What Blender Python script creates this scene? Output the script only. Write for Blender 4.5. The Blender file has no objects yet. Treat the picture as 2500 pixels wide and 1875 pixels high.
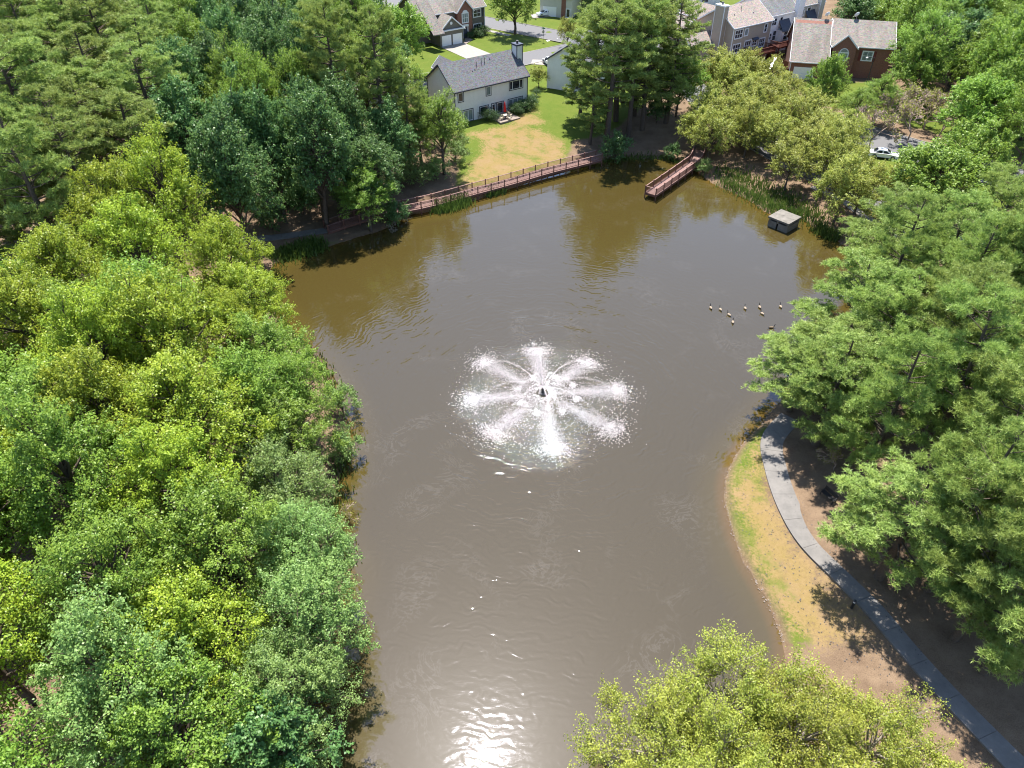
import bpy, math, random
import numpy as np
from mathutils import Vector, Matrix
random.seed(7)
RAD = math.radians
scn = bpy.context.scene
COL = scn.collection

# ------------------------------------------------------------------ camera, sky, sun, exposure
CAM_Z, PITCH, FPX = 52.0, RAD(39.5), 1800.0          # focal length in pixels of a 2500 px wide frame
camd = bpy.data.cameras.new('camera')
cam = bpy.data.objects.new('camera', camd)
COL.objects.link(cam)
cam.location = (0, 0, CAM_Z)
cam.rotation_euler = (RAD(90) - PITCH, 0, 0)
camd.sensor_width = 36.0
camd.lens = 36.0 * FPX / 2500.0
camd.clip_start, camd.clip_end = 0.5, 6000
scn.camera = cam

SUN_EL, SUN_AZ = RAD(67.4), RAD(-5.0)                # azimuth clockwise from +Y (view direction)
world = bpy.data.worlds.new('World')
scn.world = world
world.use_nodes = True
wn = world.node_tree
sky = wn.nodes.new('ShaderNodeTexSky')
sky.sky_type = 'NISHITA'
sky.sun_disc = False
sky.sun_elevation = SUN_EL
sky.sun_rotation = SUN_AZ
sky.air_density, sky.dust_density, sky.ozone_density = 1.0, 0.4, 1.2
wn.nodes['Background'].inputs['Strength'].default_value = 0.112
wn.links.new(sky.outputs['Color'], wn.nodes['Background'].inputs['Color'])
sund = bpy.data.lights.new('sun', 'SUN')
sund.energy, sund.angle, sund.color = 5.0, RAD(0.53), (1.0, 0.95, 0.87)
sun = bpy.data.objects.new('sun', sund)
COL.objects.link(sun)
sdir = Vector((math.cos(SUN_EL) * math.sin(SUN_AZ), math.cos(SUN_EL) * math.cos(SUN_AZ), math.sin(SUN_EL)))
sun.rotation_euler = (-sdir).to_track_quat('-Z', 'Y').to_euler()
sun.location = sdir * 300

vs = scn.view_settings
vs.view_transform, vs.look, vs.exposure, vs.gamma, vs.use_curve_mapping = 'Standard', 'None', 1.42, 1.0, False
cy = scn.cycles
cy.max_bounces, cy.diffuse_bounces, cy.glossy_bounces, cy.transmission_bounces, cy.transparent_max_bounces = 6, 3, 3, 4, 6
cy.filter_width = 1.1
cy.use_denoising = True
cy.denoising_prefilter = 'ACCURATE'
cy.sample_clamp_indirect = 6.0
cy.caustics_reflective = False
cy.caustics_refractive = False

# ------------------------------------------------------------------ placing helpers
CP, SP = math.cos(PITCH), math.sin(PITCH)
def P(u, v, z=0.0):
    """world point at height z seen at picture point (u, v) of the 2500x1875 frame"""
    a, b = (u - 1250) / FPX, (937.5 - v) / FPX
    dy, dz = CP + b * SP, -SP + b * CP
    t = (z - CAM_Z) / dz
    return Vector((a * t, dy * t, z))
def project(x, y, z):
    d = y * CP - (z - CAM_Z) * SP
    return 1250 + FPX * x / d, 937.5 - FPX * (y * SP + (z - CAM_Z) * CP) / d

def inside(poly, x, y):
    x = np.asarray(x, float); y = np.asarray(y, float)
    r = np.zeros(np.broadcast(x, y).shape, bool)
    n = len(poly)
    for i in range(n):
        x1, y1 = poly[i][0], poly[i][1]; x2, y2 = poly[(i + 1) % n][0], poly[(i + 1) % n][1]
        if y1 == y2: continue
        c = ((y1 > y) != (y2 > y)) & (x < (x2 - x1) * (y - y1) / (y2 - y1) + x1)
        r ^= c
    return r
def seg_dist(poly, x, y, closed=True):
    x = np.asarray(x, float); y = np.asarray(y, float)
    best = np.full(x.shape, 1e9)
    n = len(poly)
    for i in range(n if closed else n - 1):
        ax, ay = poly[i][0], poly[i][1]; bx, by = poly[(i + 1) % n][0], poly[(i + 1) % n][1]
        dx, dy = bx - ax, by - ay
        l = dx * dx + dy * dy + 1e-12
        t = np.clip(((x - ax) * dx + (y - ay) * dy) / l, 0, 1)
        best = np.minimum(best, np.hypot(x - ax - t * dx, y - ay - t * dy))
    return best
def spline(pts, sub=6, closed=True):
    out = []
    n = len(pts)
    for i in range(n if closed else n - 1):
        if closed:
            p0, p1, p2, p3 = pts[i - 1], pts[i], pts[(i + 1) % n], pts[(i + 2) % n]
        else:
            p0, p1, p2, p3 = pts[max(i - 1, 0)], pts[i], pts[i + 1], pts[min(i + 2, n - 1)]
        p0, p1, p2, p3 = map(np.array, (p0, p1, p2, p3))
        for k in range(sub):
            t = k / sub
            out.append(0.5 * ((2 * p1) + (-p0 + p2) * t + (2 * p0 - 5 * p1 + 4 * p2 - p3) * t * t + (-p0 + 3 * p1 - 3 * p2 + p3) * t ** 3))
    if not closed: out.append(np.array(pts[-1], float))
    return out
def sstep(a, b, x):
    t = np.clip((x - a) / (b - a), 0, 1)
    return t * t * (3 - 2 * t)

SHORE_PX = [(692, 633), (776, 611), (871, 581), (940, 560), (995, 528), (1060, 516), (1156, 491), (1248, 461), (1333, 435), (1422, 409),
            (1480, 392), (1544, 385), (1625, 385), (1690, 412), (1741, 449), (1823, 486), (1877, 522), (1958, 535), (1995, 570), (2060, 600),
            (2110, 680), (2090, 800), (1985, 900), (1905, 975), (1855, 1036), (1808, 1087), (1771, 1160), (1769, 1231), (1787, 1304), (1819, 1380),
            (1852, 1434), (1895, 1521), (1912, 1600), (1890, 1720), (1820, 1880), (1700, 2150), (1250, 2500), (800, 2200), (720, 1990), (745, 1800),
            (790, 1640), (822, 1500), (840, 1400), (805, 1300), (825, 1200), (848, 1060), (820, 950), (760, 860), (695, 790), (650, 730), (650, 670)]
SHORE = [tuple(p) for p in spline([tuple(P(u, v)[:2]) for u, v in SHORE_PX], 4)]
def shore_d(x, y):
    d = seg_dist(SHORE, x, y)
    return np.where(inside(SHORE, x, y), -d, d)
def gz_np(x, y):
    d = shore_d(x, y)
    h = 0.30 * sstep(0, 0.7, d) + 1.72 * sstep(0.3, 24, d)
    h = h - 1.3 * sstep(0, 4.0, -d) - 0.05
    w = sstep(1, 8, d)
    h += w * 0.08 * (np.sin(x * 0.31 + 1.3) * np.sin(y * 0.27 + .4) + 0.6 * np.sin(x * .83 + y * .41))
    return h
def gz(x, y):
    return float(gz_np(np.array([x], float), np.array([y], float))[0])
def G(u, v):
    z = 1.0
    for _ in range(8):
        p = P(u, v, z); z = gz(p.x, p.y)
    return P(u, v, z)

# ------------------------------------------------------------------ mesh helpers
def mesh_np(name, verts, faces):
    verts = np.asarray(verts, np.float32)
    me = bpy.data.meshes.new(name)
    if isinstance(faces, np.ndarray):
        k = faces.shape[1]; m = faces.shape[0]
        me.vertices.add(len(verts)); me.vertices.foreach_set('co', verts.ravel())
        me.loops.add(m * k); me.loops.foreach_set('vertex_index', faces.astype(np.int32).ravel())
        me.polygons.add(m)
        me.polygons.foreach_set('loop_start', np.arange(0, m * k, k, dtype=np.int32))
        me.update(calc_edges=True)
    else:
        me.from_pydata([tuple(v) for v in verts], [], faces); me.update()
    return me
class MB:
    """collects shapes for one mesh"""
    def __init__(s): s.v = []; s.f = []; s.m = []
    def add(s, vs, fs, mi=0):
        o = len(s.v); s.v += [tuple(v) for v in vs]; s.f += [tuple(i + o for i in f) for f in fs]; s.m += [mi] * len(fs); return s
    def box(s, x0, x1, y0, y1, z0, z1, mi=0):
        return s.add([(x0, y0, z0), (x1, y0, z0), (x1, y1, z0), (x0, y1, z0), (x0, y0, z1), (x1, y0, z1), (x1, y1, z1), (x0, y1, z1)],
                     [(0, 3, 2, 1), (4, 5, 6, 7), (0, 1, 5, 4), (1, 2, 6, 5), (2, 3, 7, 6), (3, 0, 4, 7)], mi)
    def bar(s, a, b, w, h, up=(0, 0, 1), mi=0):
        a, b = Vector(a), Vector(b); d = (b - a).normalized(); u = Vector(up)
        r = d.cross(u)
        if r.length < 1e-4: r = d.cross(Vector((1, 0, 0)))
        r.normalize(); u = r.cross(d)
        vs_ = [p + r * sx * w / 2 + u * sz * h / 2 for p in (a, b) for sx, sz in ((-1, -1), (1, -1), (1, 1), (-1, 1))]
        return s.add(vs_, [(0, 1, 2, 3), (7, 6, 5, 4), (0, 4, 5, 1), (1, 5, 6, 2), (2, 6, 7, 3), (3, 7, 4, 0)], mi)
    def tube(s, pts, rad, n=6, mi=0, cap=True):
        pts = [Vector(p) for p in pts]; vs_ = []; fs = []
        for i, p in enumerate(pts):
            d = (pts[min(i + 1, len(pts) - 1)] - pts[max(i - 1, 0)]).normalized()
            r = d.cross(Vector((0.0, 0.0, 1.0)))
            if r.length < 1e-3: r = Vector((1, 0, 0))
            r.normalize(); u = r.cross(d)
            for k in range(n):
                a = 2 * math.pi * k / n
                vs_.append(p + (r * math.cos(a) + u * math.sin(a)) * rad[i])
        for i in range(len(pts) - 1):
            for k in range(n):
                fs.append((i * n + k, i * n + (k + 1) % n, (i + 1) * n + (k + 1) % n, (i + 1) * n + k))
        if cap: fs += [tuple(range(n - 1, -1, -1)), tuple(range((len(pts) - 1) * n, len(pts) * n))]
        return s.add(vs_, fs, mi)
    def prism(s, poly, axis, a, b, mi=0):
        """poly in the two other axes, extruded along axis ('x','y' or 'z') from a to b"""
        def mk(p, t): return (t, p[0], p[1]) if axis == 'x' else (p[0], t, p[1]) if axis == 'y' else (p[0], p[1], t)
        n = len(poly)
        vs_ = [mk(p, a) for p in poly] + [mk(p, b) for p in poly]
        return s.add(vs_, [tuple(range(n - 1, -1, -1)), tuple(range(n, 2 * n))] + [(i, (i + 1) % n, n + (i + 1) % n, n + i) for i in range(n)], mi)
    def lathe(s, prof, n=12, c=(0, 0, 0), mi=0):
        vs_ = []; fs = []
        for r, z in prof:
            for k in range(n):
                a = 2 * math.pi * k / n; vs_.append((c[0] + r * math.cos(a), c[1] + r * math.sin(a), c[2] + z))
        for i in range(len(prof) - 1):
            for k in range(n): fs.append((i * n + k, i * n + (k + 1) % n, (i + 1) * n + (k + 1) % n, (i + 1) * n + k))
        fs += [tuple(range(n - 1, -1, -1)), tuple(range((len(prof) - 1) * n, len(prof) * n))]
        return s.add(vs_, fs, mi)
    def build(s, name, mat, parent=None, smooth=False):
        me = bpy.data.meshes.new(name)
        me.from_pydata(s.v, [], s.f)
        mats = mat if isinstance(mat, (list, tuple)) else [mat]
        for m in mats: me.materials.append(m)
        if len(mats) > 1: me.polygons.foreach_set('material_index', s.m)
        if smooth: me.polygons.foreach_set('use_smooth', [True] * len(me.polygons))
        me.update()
        return link(name, me, parent)
def link(name, data, parent=None):
    o = bpy.data.objects.new(name, data); COL.objects.link(o)
    if parent is not None: o.parent = parent
    return o
def tag(o, label=None, cat=None, group=None, kind=None):
    if label: o['label'] = label
    if cat: o['category'] = cat
    if group: o['group'] = group
    if kind: o['kind'] = kind
    return o
def empty(name, loc, rz=0.0, label=None, cat=None, group=None):
    o = link(name, None); o.empty_display_size = 0.3
    o.location = loc; o.rotation_euler = (0, 0, rz)
    return tag(o, label, cat, group)

# ------------------------------------------------------------------ materials
class NT:
    def __init__(s, name):
        s.m = bpy.data.materials.new(name); s.m.use_nodes = True; s.t = s.m.node_tree
        s.b = s.t.nodes['Principled BSDF']; s.out = s.t.nodes['Material Output']
    def n(s, typ, **kw):
        nd = s.t.nodes.new(typ)
        for k, v in kw.items():
            if k in nd.inputs: nd.inputs[k].default_value = v
            else: setattr(nd, k, v)
        return nd
    def l(s, a, b): s.t.links.new(a, b)
    def coords(s, scale=(1, 1, 1), kind='Object'):
        tc = s.n('ShaderNodeTexCoord'); mp = s.n('ShaderNodeMapping'); mp.inputs['Scale'].default_value = scale
        s.l(tc.outputs[kind], mp.inputs['Vector']); return mp.outputs['Vector']
    def noise(s, vec, scale, detail=4, rough=.6, dist=0.0):
        nd = s.n('ShaderNodeTexNoise'); nd.inputs['Scale'].default_value = scale; nd.inputs['Detail'].default_value = detail
        nd.inputs['Roughness'].default_value = rough; nd.inputs['Distortion'].default_value = dist
        if vec is not None: s.l(vec, nd.inputs['Vector'])
        return nd.outputs['Fac']
    def ramp(s, fac, stops):
        r = s.n('ShaderNodeValToRGB'); e = r.color_ramp.elements
        while len(e) < len(stops): e.new(0.5)
        for i, (p, c) in enumerate(stops): e[i].position = p; e[i].color = (*c, 1) if len(c) == 3 else c
        s.l(fac, r.inputs['Fac']); return r.outputs['Color']
    def mix(s, fac, a, b, blend='MIX'):
        m = s.n('ShaderNodeMix', data_type='RGBA', blend_type=blend)
        for sock, val in ((m.inputs[0], fac), (m.inputs[6], a), (m.inputs[7], b)):
            if hasattr(val, 'is_linked'): s.l(val, sock)
            else: sock.default_value = val if not isinstance(val, tuple) else (*val, 1) if len(val) == 3 else val
        return m.outputs[2]
    def math(s, op, a, b=None, c=None, clamp=False):
        m = s.n('ShaderNodeMath', operation=op, use_clamp=clamp)
        for i, v in enumerate((a, b, c)):
            if v is None: continue
            if hasattr(v, 'is_linked'): s.l(v, m.inputs[i])
            else: m.inputs[i].default_value = v
        return m.outputs[0]
    def bump(s, height, strength=.5, dist=.05):
        b = s.n('ShaderNodeBump'); b.inputs['Strength'].default_value = strength; b.inputs['Distance'].default_value = dist
        s.l(height, b.inputs['Height']); s.l(b.outputs['Normal'], s.b.inputs['Normal']); return b
    def base(s, c, rough=.6, spec=.3, metal=0.0):
        if hasattr(c, 'is_linked'): s.l(c, s.b.inputs['Base Color'])
        else: s.b.inputs['Base Color'].default_value = (*c, 1)
        s.b.inputs['Roughness'].default_value = rough; s.b.inputs['Specular IOR Level'].default_value = spec; s.b.inputs['Metallic'].default_value = metal
        return s.m
def plain(name, c, rough=.6, spec=.3, metal=0., var=.12, scale=3.0):
    t = NT(name); f = t.noise(t.coords(), scale, 5, .65)
    return t.base(t.ramp(f, [(.25, tuple(x * (1 - var) for x in c)), (.75, tuple(min(1, x * (1 + var)) for x in c))]), rough, spec, metal)
def siding(name, c, pitch=.18):
    t = NT(name); v = t.coords()
    sep = t.n('ShaderNodeSeparateXYZ'); t.l(v, sep.inputs[0])
    fr = t.math('FRACT', t.math('DIVIDE', sep.outputs['Z'], pitch))
    f = t.noise(v, 1.2, 4); col = t.ramp(f, [(.3, tuple(x * .93 for x in c)), (.7, c)])
    gap = t.math('LESS_THAN', fr, .12)
    t.base(t.mix(t.math('MULTIPLY', gap, .35), col, tuple(x * .45 for x in c)), .6, .25)
    t.bump(fr, .6, .02); return t.m
def shingle(name, c, streak=.25):
    t = NT(name); v = t.coords((2.2, 5.5, 5.5)); vo = t.n('ShaderNodeTexVoronoi'); vo.inputs['Scale'].default_value = 1.6; t.l(v, vo.inputs['Vector'])
    big = t.noise(t.coords((.5, .12, .12)), 1.0, 4, .6)
    c1 = t.mix(.55, t.ramp(t.noise(t.coords((1, 1, 1)), 9, 3), [(.3, tuple(x * .75 for x in c)), (.7, tuple(x * 1.22 for x in c))]), vo.outputs['Color'], 'SOFT_LIGHT')
    hs = t.n('ShaderNodeHueSaturation'); hs.inputs['Saturation'].default_value = .55; t.l(c1, hs.inputs['Color'])
    c2 = t.mix(t.math('MULTIPLY', t.ramp(big, [(.42, (0, 0, 0)), (.7, (1, 1, 1))]), streak), hs.outputs['Color'], tuple(x * .4 for x in c))
    t.base(c2, .85, .15); t.bump(vo.outputs['Distance'], .5, .02); return t.m
def brickmat(name):
    t = NT(name); br = t.n('ShaderNodeTexBrick'); t.l(t.coords((1, 1, 1)), br.inputs['Vector'])
    tc = t.n('ShaderNodeTexCoord'); mp = t.n('ShaderNodeMapping'); mp.inputs['Rotation'].default_value = (RAD(90), 0, 0)
    t.l(tc.outputs['Object'], mp.inputs['Vector']); t.l(mp.outputs['Vector'], br.inputs['Vector'])
    br.inputs['Scale'].default_value = 1.0; br.inputs['Brick Width'].default_value = .22; br.inputs['Row Height'].default_value = .08
    br.inputs['Mortar Size'].default_value = .008
    br.inputs['Color1'].default_value = (.27, .105, .068, 1); br.inputs['Color2'].default_value = (.19, .07, .05, 1); br.inputs['Mortar'].default_value = (.2, .16, .14, 1)
    t.base(br.outputs['Color'], .8, .2); return t.m
def leafmat(name, c1, c2, trans=.34, rough=.42, spec=.28, objvar=.26):
    """c1 to c2 from leaf to leaf; each tree drifts a little in hue and value"""
    t = NT(name); ge = t.n('ShaderNodeNewGeometry'); oi = t.n('ShaderNodeObjectInfo')
    tone = t.ramp(t.noise(t.coords(), .55, 3, .6), [(.36, (0, 0, 0)), (.64, (1, 1, 1))])
    col = t.mix(t.math('MULTIPLY_ADD', tone, .45, t.math('MULTIPLY', ge.outputs['Random Per Island'], .55)), c1, c2)
    hs = t.n('ShaderNodeHueSaturation')
    t.l(t.math('MULTIPLY_ADD', oi.outputs['Random'], .018, .483), hs.inputs['Hue'])
    t.l(t.math('MULTIPLY_ADD', oi.outputs['Random'], objvar, 1 - objvar / 2), hs.inputs['Value'])
    t.l(col, hs.inputs['Color'])
    t.base(hs.outputs['Color'], rough, spec)
    tr = t.n('ShaderNodeBsdfTranslucent'); t.l(t.mix(.5, hs.outputs['Color'], (.55, .62, .05), 'MULTIPLY'), tr.inputs['Color'])
    hb = t.n('ShaderNodeHueSaturation'); hb.inputs['Value'].default_value = 1.5; hb.inputs['Hue'].default_value = .488; t.l(hs.outputs['Color'], hb.inputs['Color']); t.l(hb.outputs['Color'], tr.inputs['Color'])
    mx = t.n('ShaderNodeMixShader'); mx.inputs[0].default_value = trans
    t.l(t.b.outputs[0], mx.inputs[1]); t.l(tr.outputs[0], mx.inputs[2]); t.l(mx.outputs[0], t.out.inputs['Surface'])
    return t.m

M = {}
M['bark'] = plain('bark', (0.096, 0.075, 0.060), .9, .1, var=.35, scale=6)
M['bark_pale'] = plain('bark_pale', (0.240, 0.210, 0.174), .9, .1, var=.3, scale=5)
M['twig'] = plain('twig', (.36, .275, .235), .9, .1, var=.3, scale=4)
M['leaf_bright'] = leafmat('leaf_bright', (.10, .185, .016), (.345, .44, .045))
M['leaf_mid'] = leafmat('leaf_mid', (.08, .178, .026), (.24, .37, .055))
M['leaf_cool'] = leafmat('leaf_cool', (.095, .185, .05), (.25, .37, .105))
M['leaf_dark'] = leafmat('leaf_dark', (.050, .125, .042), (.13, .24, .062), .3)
M['leaf_olive'] = leafmat('leaf_olive', (.13, .185, .030), (.36, .40, .085))
M['leaf_birch'] = leafmat('leaf_birch', (.13, .19, .026), (.40, .44, .085), .4)
M['needle'] = leafmat('needle', (.11, .20, .045), (.35, .46, .12), .25, .45)
M['needle_far'] = leafmat('needle_far', (.115, .20, .045), (.33, .42, .11), .25, .45)
M['leaf_box'] = leafmat('leaf_box', (0.036, 0.081, 0.027), (0.077, 0.144, 0.045), .2)
M['reed'] = leafmat('reed', (0.045, 0.090, 0.018), (0.099, 0.162, 0.032), .3)
M['white_siding'] = siding('white_siding', (.78, .77, .77))
M['cream_siding'] = siding('cream_siding', (0.533, 0.518, 0.461))
M['tan_siding'] = siding('tan_siding', (.40, .325, .265))
M['taupe_siding'] = siding('taupe_siding', (0.165, 0.149, 0.127))
M['grey_roof'] = shingle('grey_roof', (0.093, 0.098, 0.112), .1)
M['tan_roof'] = shingle('tan_roof', (.25, .175, .13), .1)
M['brown_roof'] = shingle('brown_roof', (.185, .15, .118), .4)
M['slate_roof'] = shingle('slate_roof', (0.125, 0.125, 0.130), .4)
M['navy_trim'] = plain('navy_trim', (.045, .05, .075), .5)
M['white_trim'] = plain('white_trim', (.70, .70, .72), .45, .4, var=.04)
M['dark_metal'] = plain('dark_metal', (.05, .045, .05), .5, .4)
M['black_metal'] = plain('black_metal', (.02, .02, .022), .4, .5)
M['brick'] = brickmat('brick')
M['burgundy'] = plain('burgundy', (.15, .03, .03), .6)
M['concrete'] = plain('concrete', (0.250, 0.228, 0.205), .85, .2, var=.14, scale=1.5)
M['garage_door'] = plain('garage_door', (.82, .80, .78), .5, .3, var=.04)
t = NT('glass'); t.base(t.ramp(t.noise(t.coords(), .9, 3), [(.35, (.012, .014, .02)), (.7, (.06, .065, .085))]), .06, .6); M['glass'] = t.m
t = NT('curtain_glass'); t.base(t.ramp(t.noise(t.coords((6, 6, .3)), 1.2, 2), [(.3, (.12, .15, .16)), (.7, (.26, .30, .31))]), .08, .6); M['curtain_glass'] = t.m
t = NT('deck_wood'); w = t.noise(t.coords((1, 1, 1)), 2.5, 6, .7); t.base(t.ramp(w, [(.25, (.115, .052, .04)), (.75, (.17, .085, .068))]), .75, .2); M['deck_wood'] = t.m
t = NT('deck_board'); w = t.noise(t.coords((1, 1, 1)), 3.5, 6, .7); t.base(t.ramp(w, [(.25, (.17, .098, .085)), (.75, (.24, .155, .14))]), .8, .2); M['deck_board'] = t.m
t = NT('red_deck'); w = t.noise(t.coords(), 2.5, 5, .7); t.base(t.ramp(w, [(.25, (.08, .024, .018)), (.75, (.14, .045, .032))]), .7, .25); M['red_deck'] = t.m
t = NT('fence_wood'); w = t.noise(t.coords((3, 3, .6)), 2.5, 5, .7); t.base(t.ramp(w, [(.25, (.11, .045, .026)), (.75, (.20, .09, .05))]), .8, .2); M['fence_wood'] = t.m
t = NT('asphalt'); v = t.coords(); t.base(t.mix(t.noise(v, .35, 5, .7), t.ramp(t.noise(v, 14, 3), [(.3, (.105, .104, .11)), (.7, (.15, .147, .153))]), (.12, .118, .122)), .9, .15); M['asphalt'] = t.m
t = NT('path_concrete'); v = t.coords(); t.base(t.mix(.5, t.ramp(t.noise(v, 40, 3, .8), [(.3, (.10, .096, .093)), (.7, (.20, .188, .18))]), t.ramp(t.noise(v, .8, 5, .7), [(.3, (.10, .094, .088)), (.7, (.20, .186, .172))])), .9, .15); M['path_concrete'] = t.m
t = NT('old_concrete'); v = t.coords(); s1 = t.noise(v, .9, 6, .75); c = t.ramp(s1, [(.3, (.06, .055, .05)), (.42, (.14, .13, .115)), (.75, (.22, .20, .18))]); t.base(c, .9, .15); t.bump(t.noise(v, 6, 5), .4, .03); M['old_concrete'] = t.m
t = NT('water_drop'); t.base((.29, .268, .29), .2, .5); M['foam'] = t.m
M['red_cloth'] = plain('red_cloth', (.55, .02, .015), .8)
M['patio'] = plain('patio', (0.200, 0.165, 0.140), .9)
M['tyre'] = plain('tyre', (.02, .02, .02), .8)
M['rim'] = plain('rim', (.55, .55, .57), .3, .5, .7)
M['car_white'] = plain('car_white', (.80, .80, .82), .25, .6, var=.02)
M['car_dark'] = plain('car_dark', (.06, .055, .065), .2, .7, var=.05)
M['lamp_lens'] = plain('lamp_lens', (.75, .75, .78), .15, .6)
M['tail_lens'] = plain('tail_lens', (.35, .02, .02), .2, .6)
M['sign_red'] = plain('sign_red', (.5, .02, .02), .4)
M['sign_green'] = plain('sign_green', (.02, .18, .08), .4)
M['sign_back'] = plain('sign_back', (.5, .5, .5), .4, .4, .6)
M['chair_cream'] = plain('chair_cream', (0.372, 0.330, 0.252), .7)
M['stone'] = plain('stone', (0.180, 0.150, 0.128), .9, .15, var=.35, scale=9)
M['slide_metal'] = plain('slide_metal', (.85, .83, .88), .3, .6, .3)
M['goose_body'] = plain('goose_body', (.24, .19, .14), .8, var=.2, scale=12)
M['goose_brown'] = plain('goose_brown', (0.120, 0.090, 0.060), .8, var=.3, scale=12)
M['goose_black'] = plain('goose_black', (.015, .015, .02), .6)
M['mulch'] = plain('mulch', (0.084, 0.039, 0.024), .95, .1, var=.3, scale=8)

# ------------------------------------------------------------------ ground
def axis(a0, a1, step, lo, hi):
    mid = list(np.arange(a0, a1 + .01, step)); out = []; s = step; x = a0
    while x > lo: s *= 1.22; x -= s; out.append(x)
    left = out[::-1]; out = []; s = step; x = mid[-1]
    while x < hi: s *= 1.22; x += s; out.append(x)
    return np.array(left + mid + out)
xs, ys = axis(-32, 62, .6, -1500, 1500), axis(16, 150, .6, -600, 3500)
X, Y = np.meshgrid(xs, ys); Xf, Yf = X.ravel(), Y.ravel()
Z = gz_np(Xf, Yf)
nx, ny = len(xs), len(ys)
ii = (np.arange(ny - 1)[:, None] * nx + np.arange(nx - 1)[None, :]).ravel()
me = mesh_np('ground', np.c_[Xf, Yf, Z], np.c_[ii, ii + 1, ii + nx + 1, ii + nx])
gu, gv = project(Xf, Yf, Z)
front = Yf > 5
LAWNS = [[(1112, 455), (1120, 400), (1128, 335), (1060, 320), (1000, 240), (940, 200), (880, 140), (860, -80), (1860, -80), (1880, 30), (1800, 130), (1700, 150), (1560, 270), (1480, 330), (1400, 345), (1380, 395), (1200, 450)],
         [(1850, 1030), (1762, 1160), (1762, 1235), (1782, 1305), (1850, 1434), (1897, 1530), (1935, 1590), (1990, 1560), (1950, 1480), (1905, 1390), (1880, 1280), (1872, 1200), (1866, 1100), (1895, 1050)],
                  [(2150, 850), (2600, 780), (2600, 1000), (2250, 1060)],
         [(2040, 440), (2160, 480), (2300, 560), (2250, 640), (2120, 545), (2070, 500)],
         [(1880, 160), (1935, 150), (1945, 195), (1890, 200)], [(1930, 195), (2160, 200), (2350, 260), (2560, 330), (2600, 420), (2300, 330), (2150, 290), (1980, 250)], [(1990, 300), (2150, 345), (2450, 440), (2600, 490), (2300, 540), (2100, 440), (1980, 390)],
         [(640, 620), (700, 600), (900, 590), (870, 640), (690, 660)]]
DRY = [[(1128, 455), (1160, 385), (1190, 350), (1140, 330), (1250, 300), (1320, 318), (1370, 345), (1380, 395), (1230, 445)],
       [(1855, 1080), (1795, 1185), (1800, 1260), (1830, 1350), (1870, 1440), (1930, 1530), (2010, 1570), (2120, 1560), (2030, 1430), (1945, 1330), (1890, 1230), (1872, 1150)],
       [(2200, 900), (2500, 880), (2500, 960), (2250, 980)], [(2120, 520), (2200, 545), (2230, 600), (2150, 560)],
       [(1890, 160), (1930, 165), (1925, 185), (1890, 178)], [(1240, 290), (1300, 270), (1330, 300), (1260, 310)]]
def mask(polys, soft):
    m = np.zeros(len(Xf))
    for p in polys:
        wp = [tuple(G(u, v)[:2]) if v < 1890 else tuple(P(u, v, .5)[:2]) for u, v in p]
        d = seg_dist(wp, Xf, Yf); s = np.where(inside(wp, Xf, Yf), d, -d)
        m = np.maximum(m, sstep(-soft, soft, s))
    return m
ca = me.attributes.new('cover', 'FLOAT_COLOR', 'POINT')
cc = np.ones((len(Xf), 4), np.float32); cc[:, 0] = mask(LAWNS, 1.4); cc[:, 1] = mask(DRY, 3.5)
sd = shore_d(Xf, Yf); cc[:, 2] = 1 - sstep(.15, .9, sd)
ca.data.foreach_set('color', cc.ravel())
t = NT('ground'); v = t.coords()
at = t.n('ShaderNodeAttribute', attribute_name='cover'); sp = t.n('ShaderNodeSeparateColor'); t.l(at.outputs['Color'], sp.inputs[0])
n1 = t.noise(v, .35, 6, .7); n2 = t.noise(v, 3.5, 5, .75); n3 = t.noise(v, 14, 5, .8)
straw = t.mix(n2, t.ramp(n3, [(.32, (.06, .04, .027)), (.68, (.245, .172, .112))]), t.ramp(n1, [(.35, (.085, .055, .036)), (.65, (.21, .15, .10))]))
grass = t.mix(.5, t.ramp(n2, [(.25, (.055, .082, .011)), (.75, (.10, .13, .02))]), t.ramp(n1, [(.35, (.06, .098, .012)), (.7, (.115, .13, .026))]))
dry = t.mix(.55, t.ramp(n2, [(.25, (.125, .088, .034)), (.7, (.215, .155, .08))]), t.ramp(n1, [(.35, (.185, .14, .035)), (.65, (.225, .15, .078))]))
def edge(a, w=.5): return t.math('SMOOTH_MIN', t.math('MAXIMUM', t.math('MULTIPLY', t.math('SUBTRACT', t.math('ADD', a, t.math('MULTIPLY', t.math('SUBTRACT', t.math('ADD', n2, t.math('MULTIPLY', n1, .8)), .9), 1.5)), .35), 3.0), 0.0), 1.0, .1)
c = t.mix(edge(sp.outputs[0]), straw, grass)
c = t.mix(t.math('MULTIPLY', edge(sp.outputs[1]), t.ramp(t.noise(v, .4, 7, .72), [(.36, (.25, .25, .25)), (.5, (1, 1, 1))])), c, dry)
c = t.mix(sp.outputs[2], c, t.ramp(n2, [(.3, (.08, .05, .03)), (.7, (.17, .12, .08))]))
t.base(c, .95, .1); t.bump(n3, .7, .05)
me.materials.append(t.m)
me.polygons.foreach_set('use_smooth', [True] * len(me.polygons))
tag(link('ground', me), kind='structure')

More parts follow.
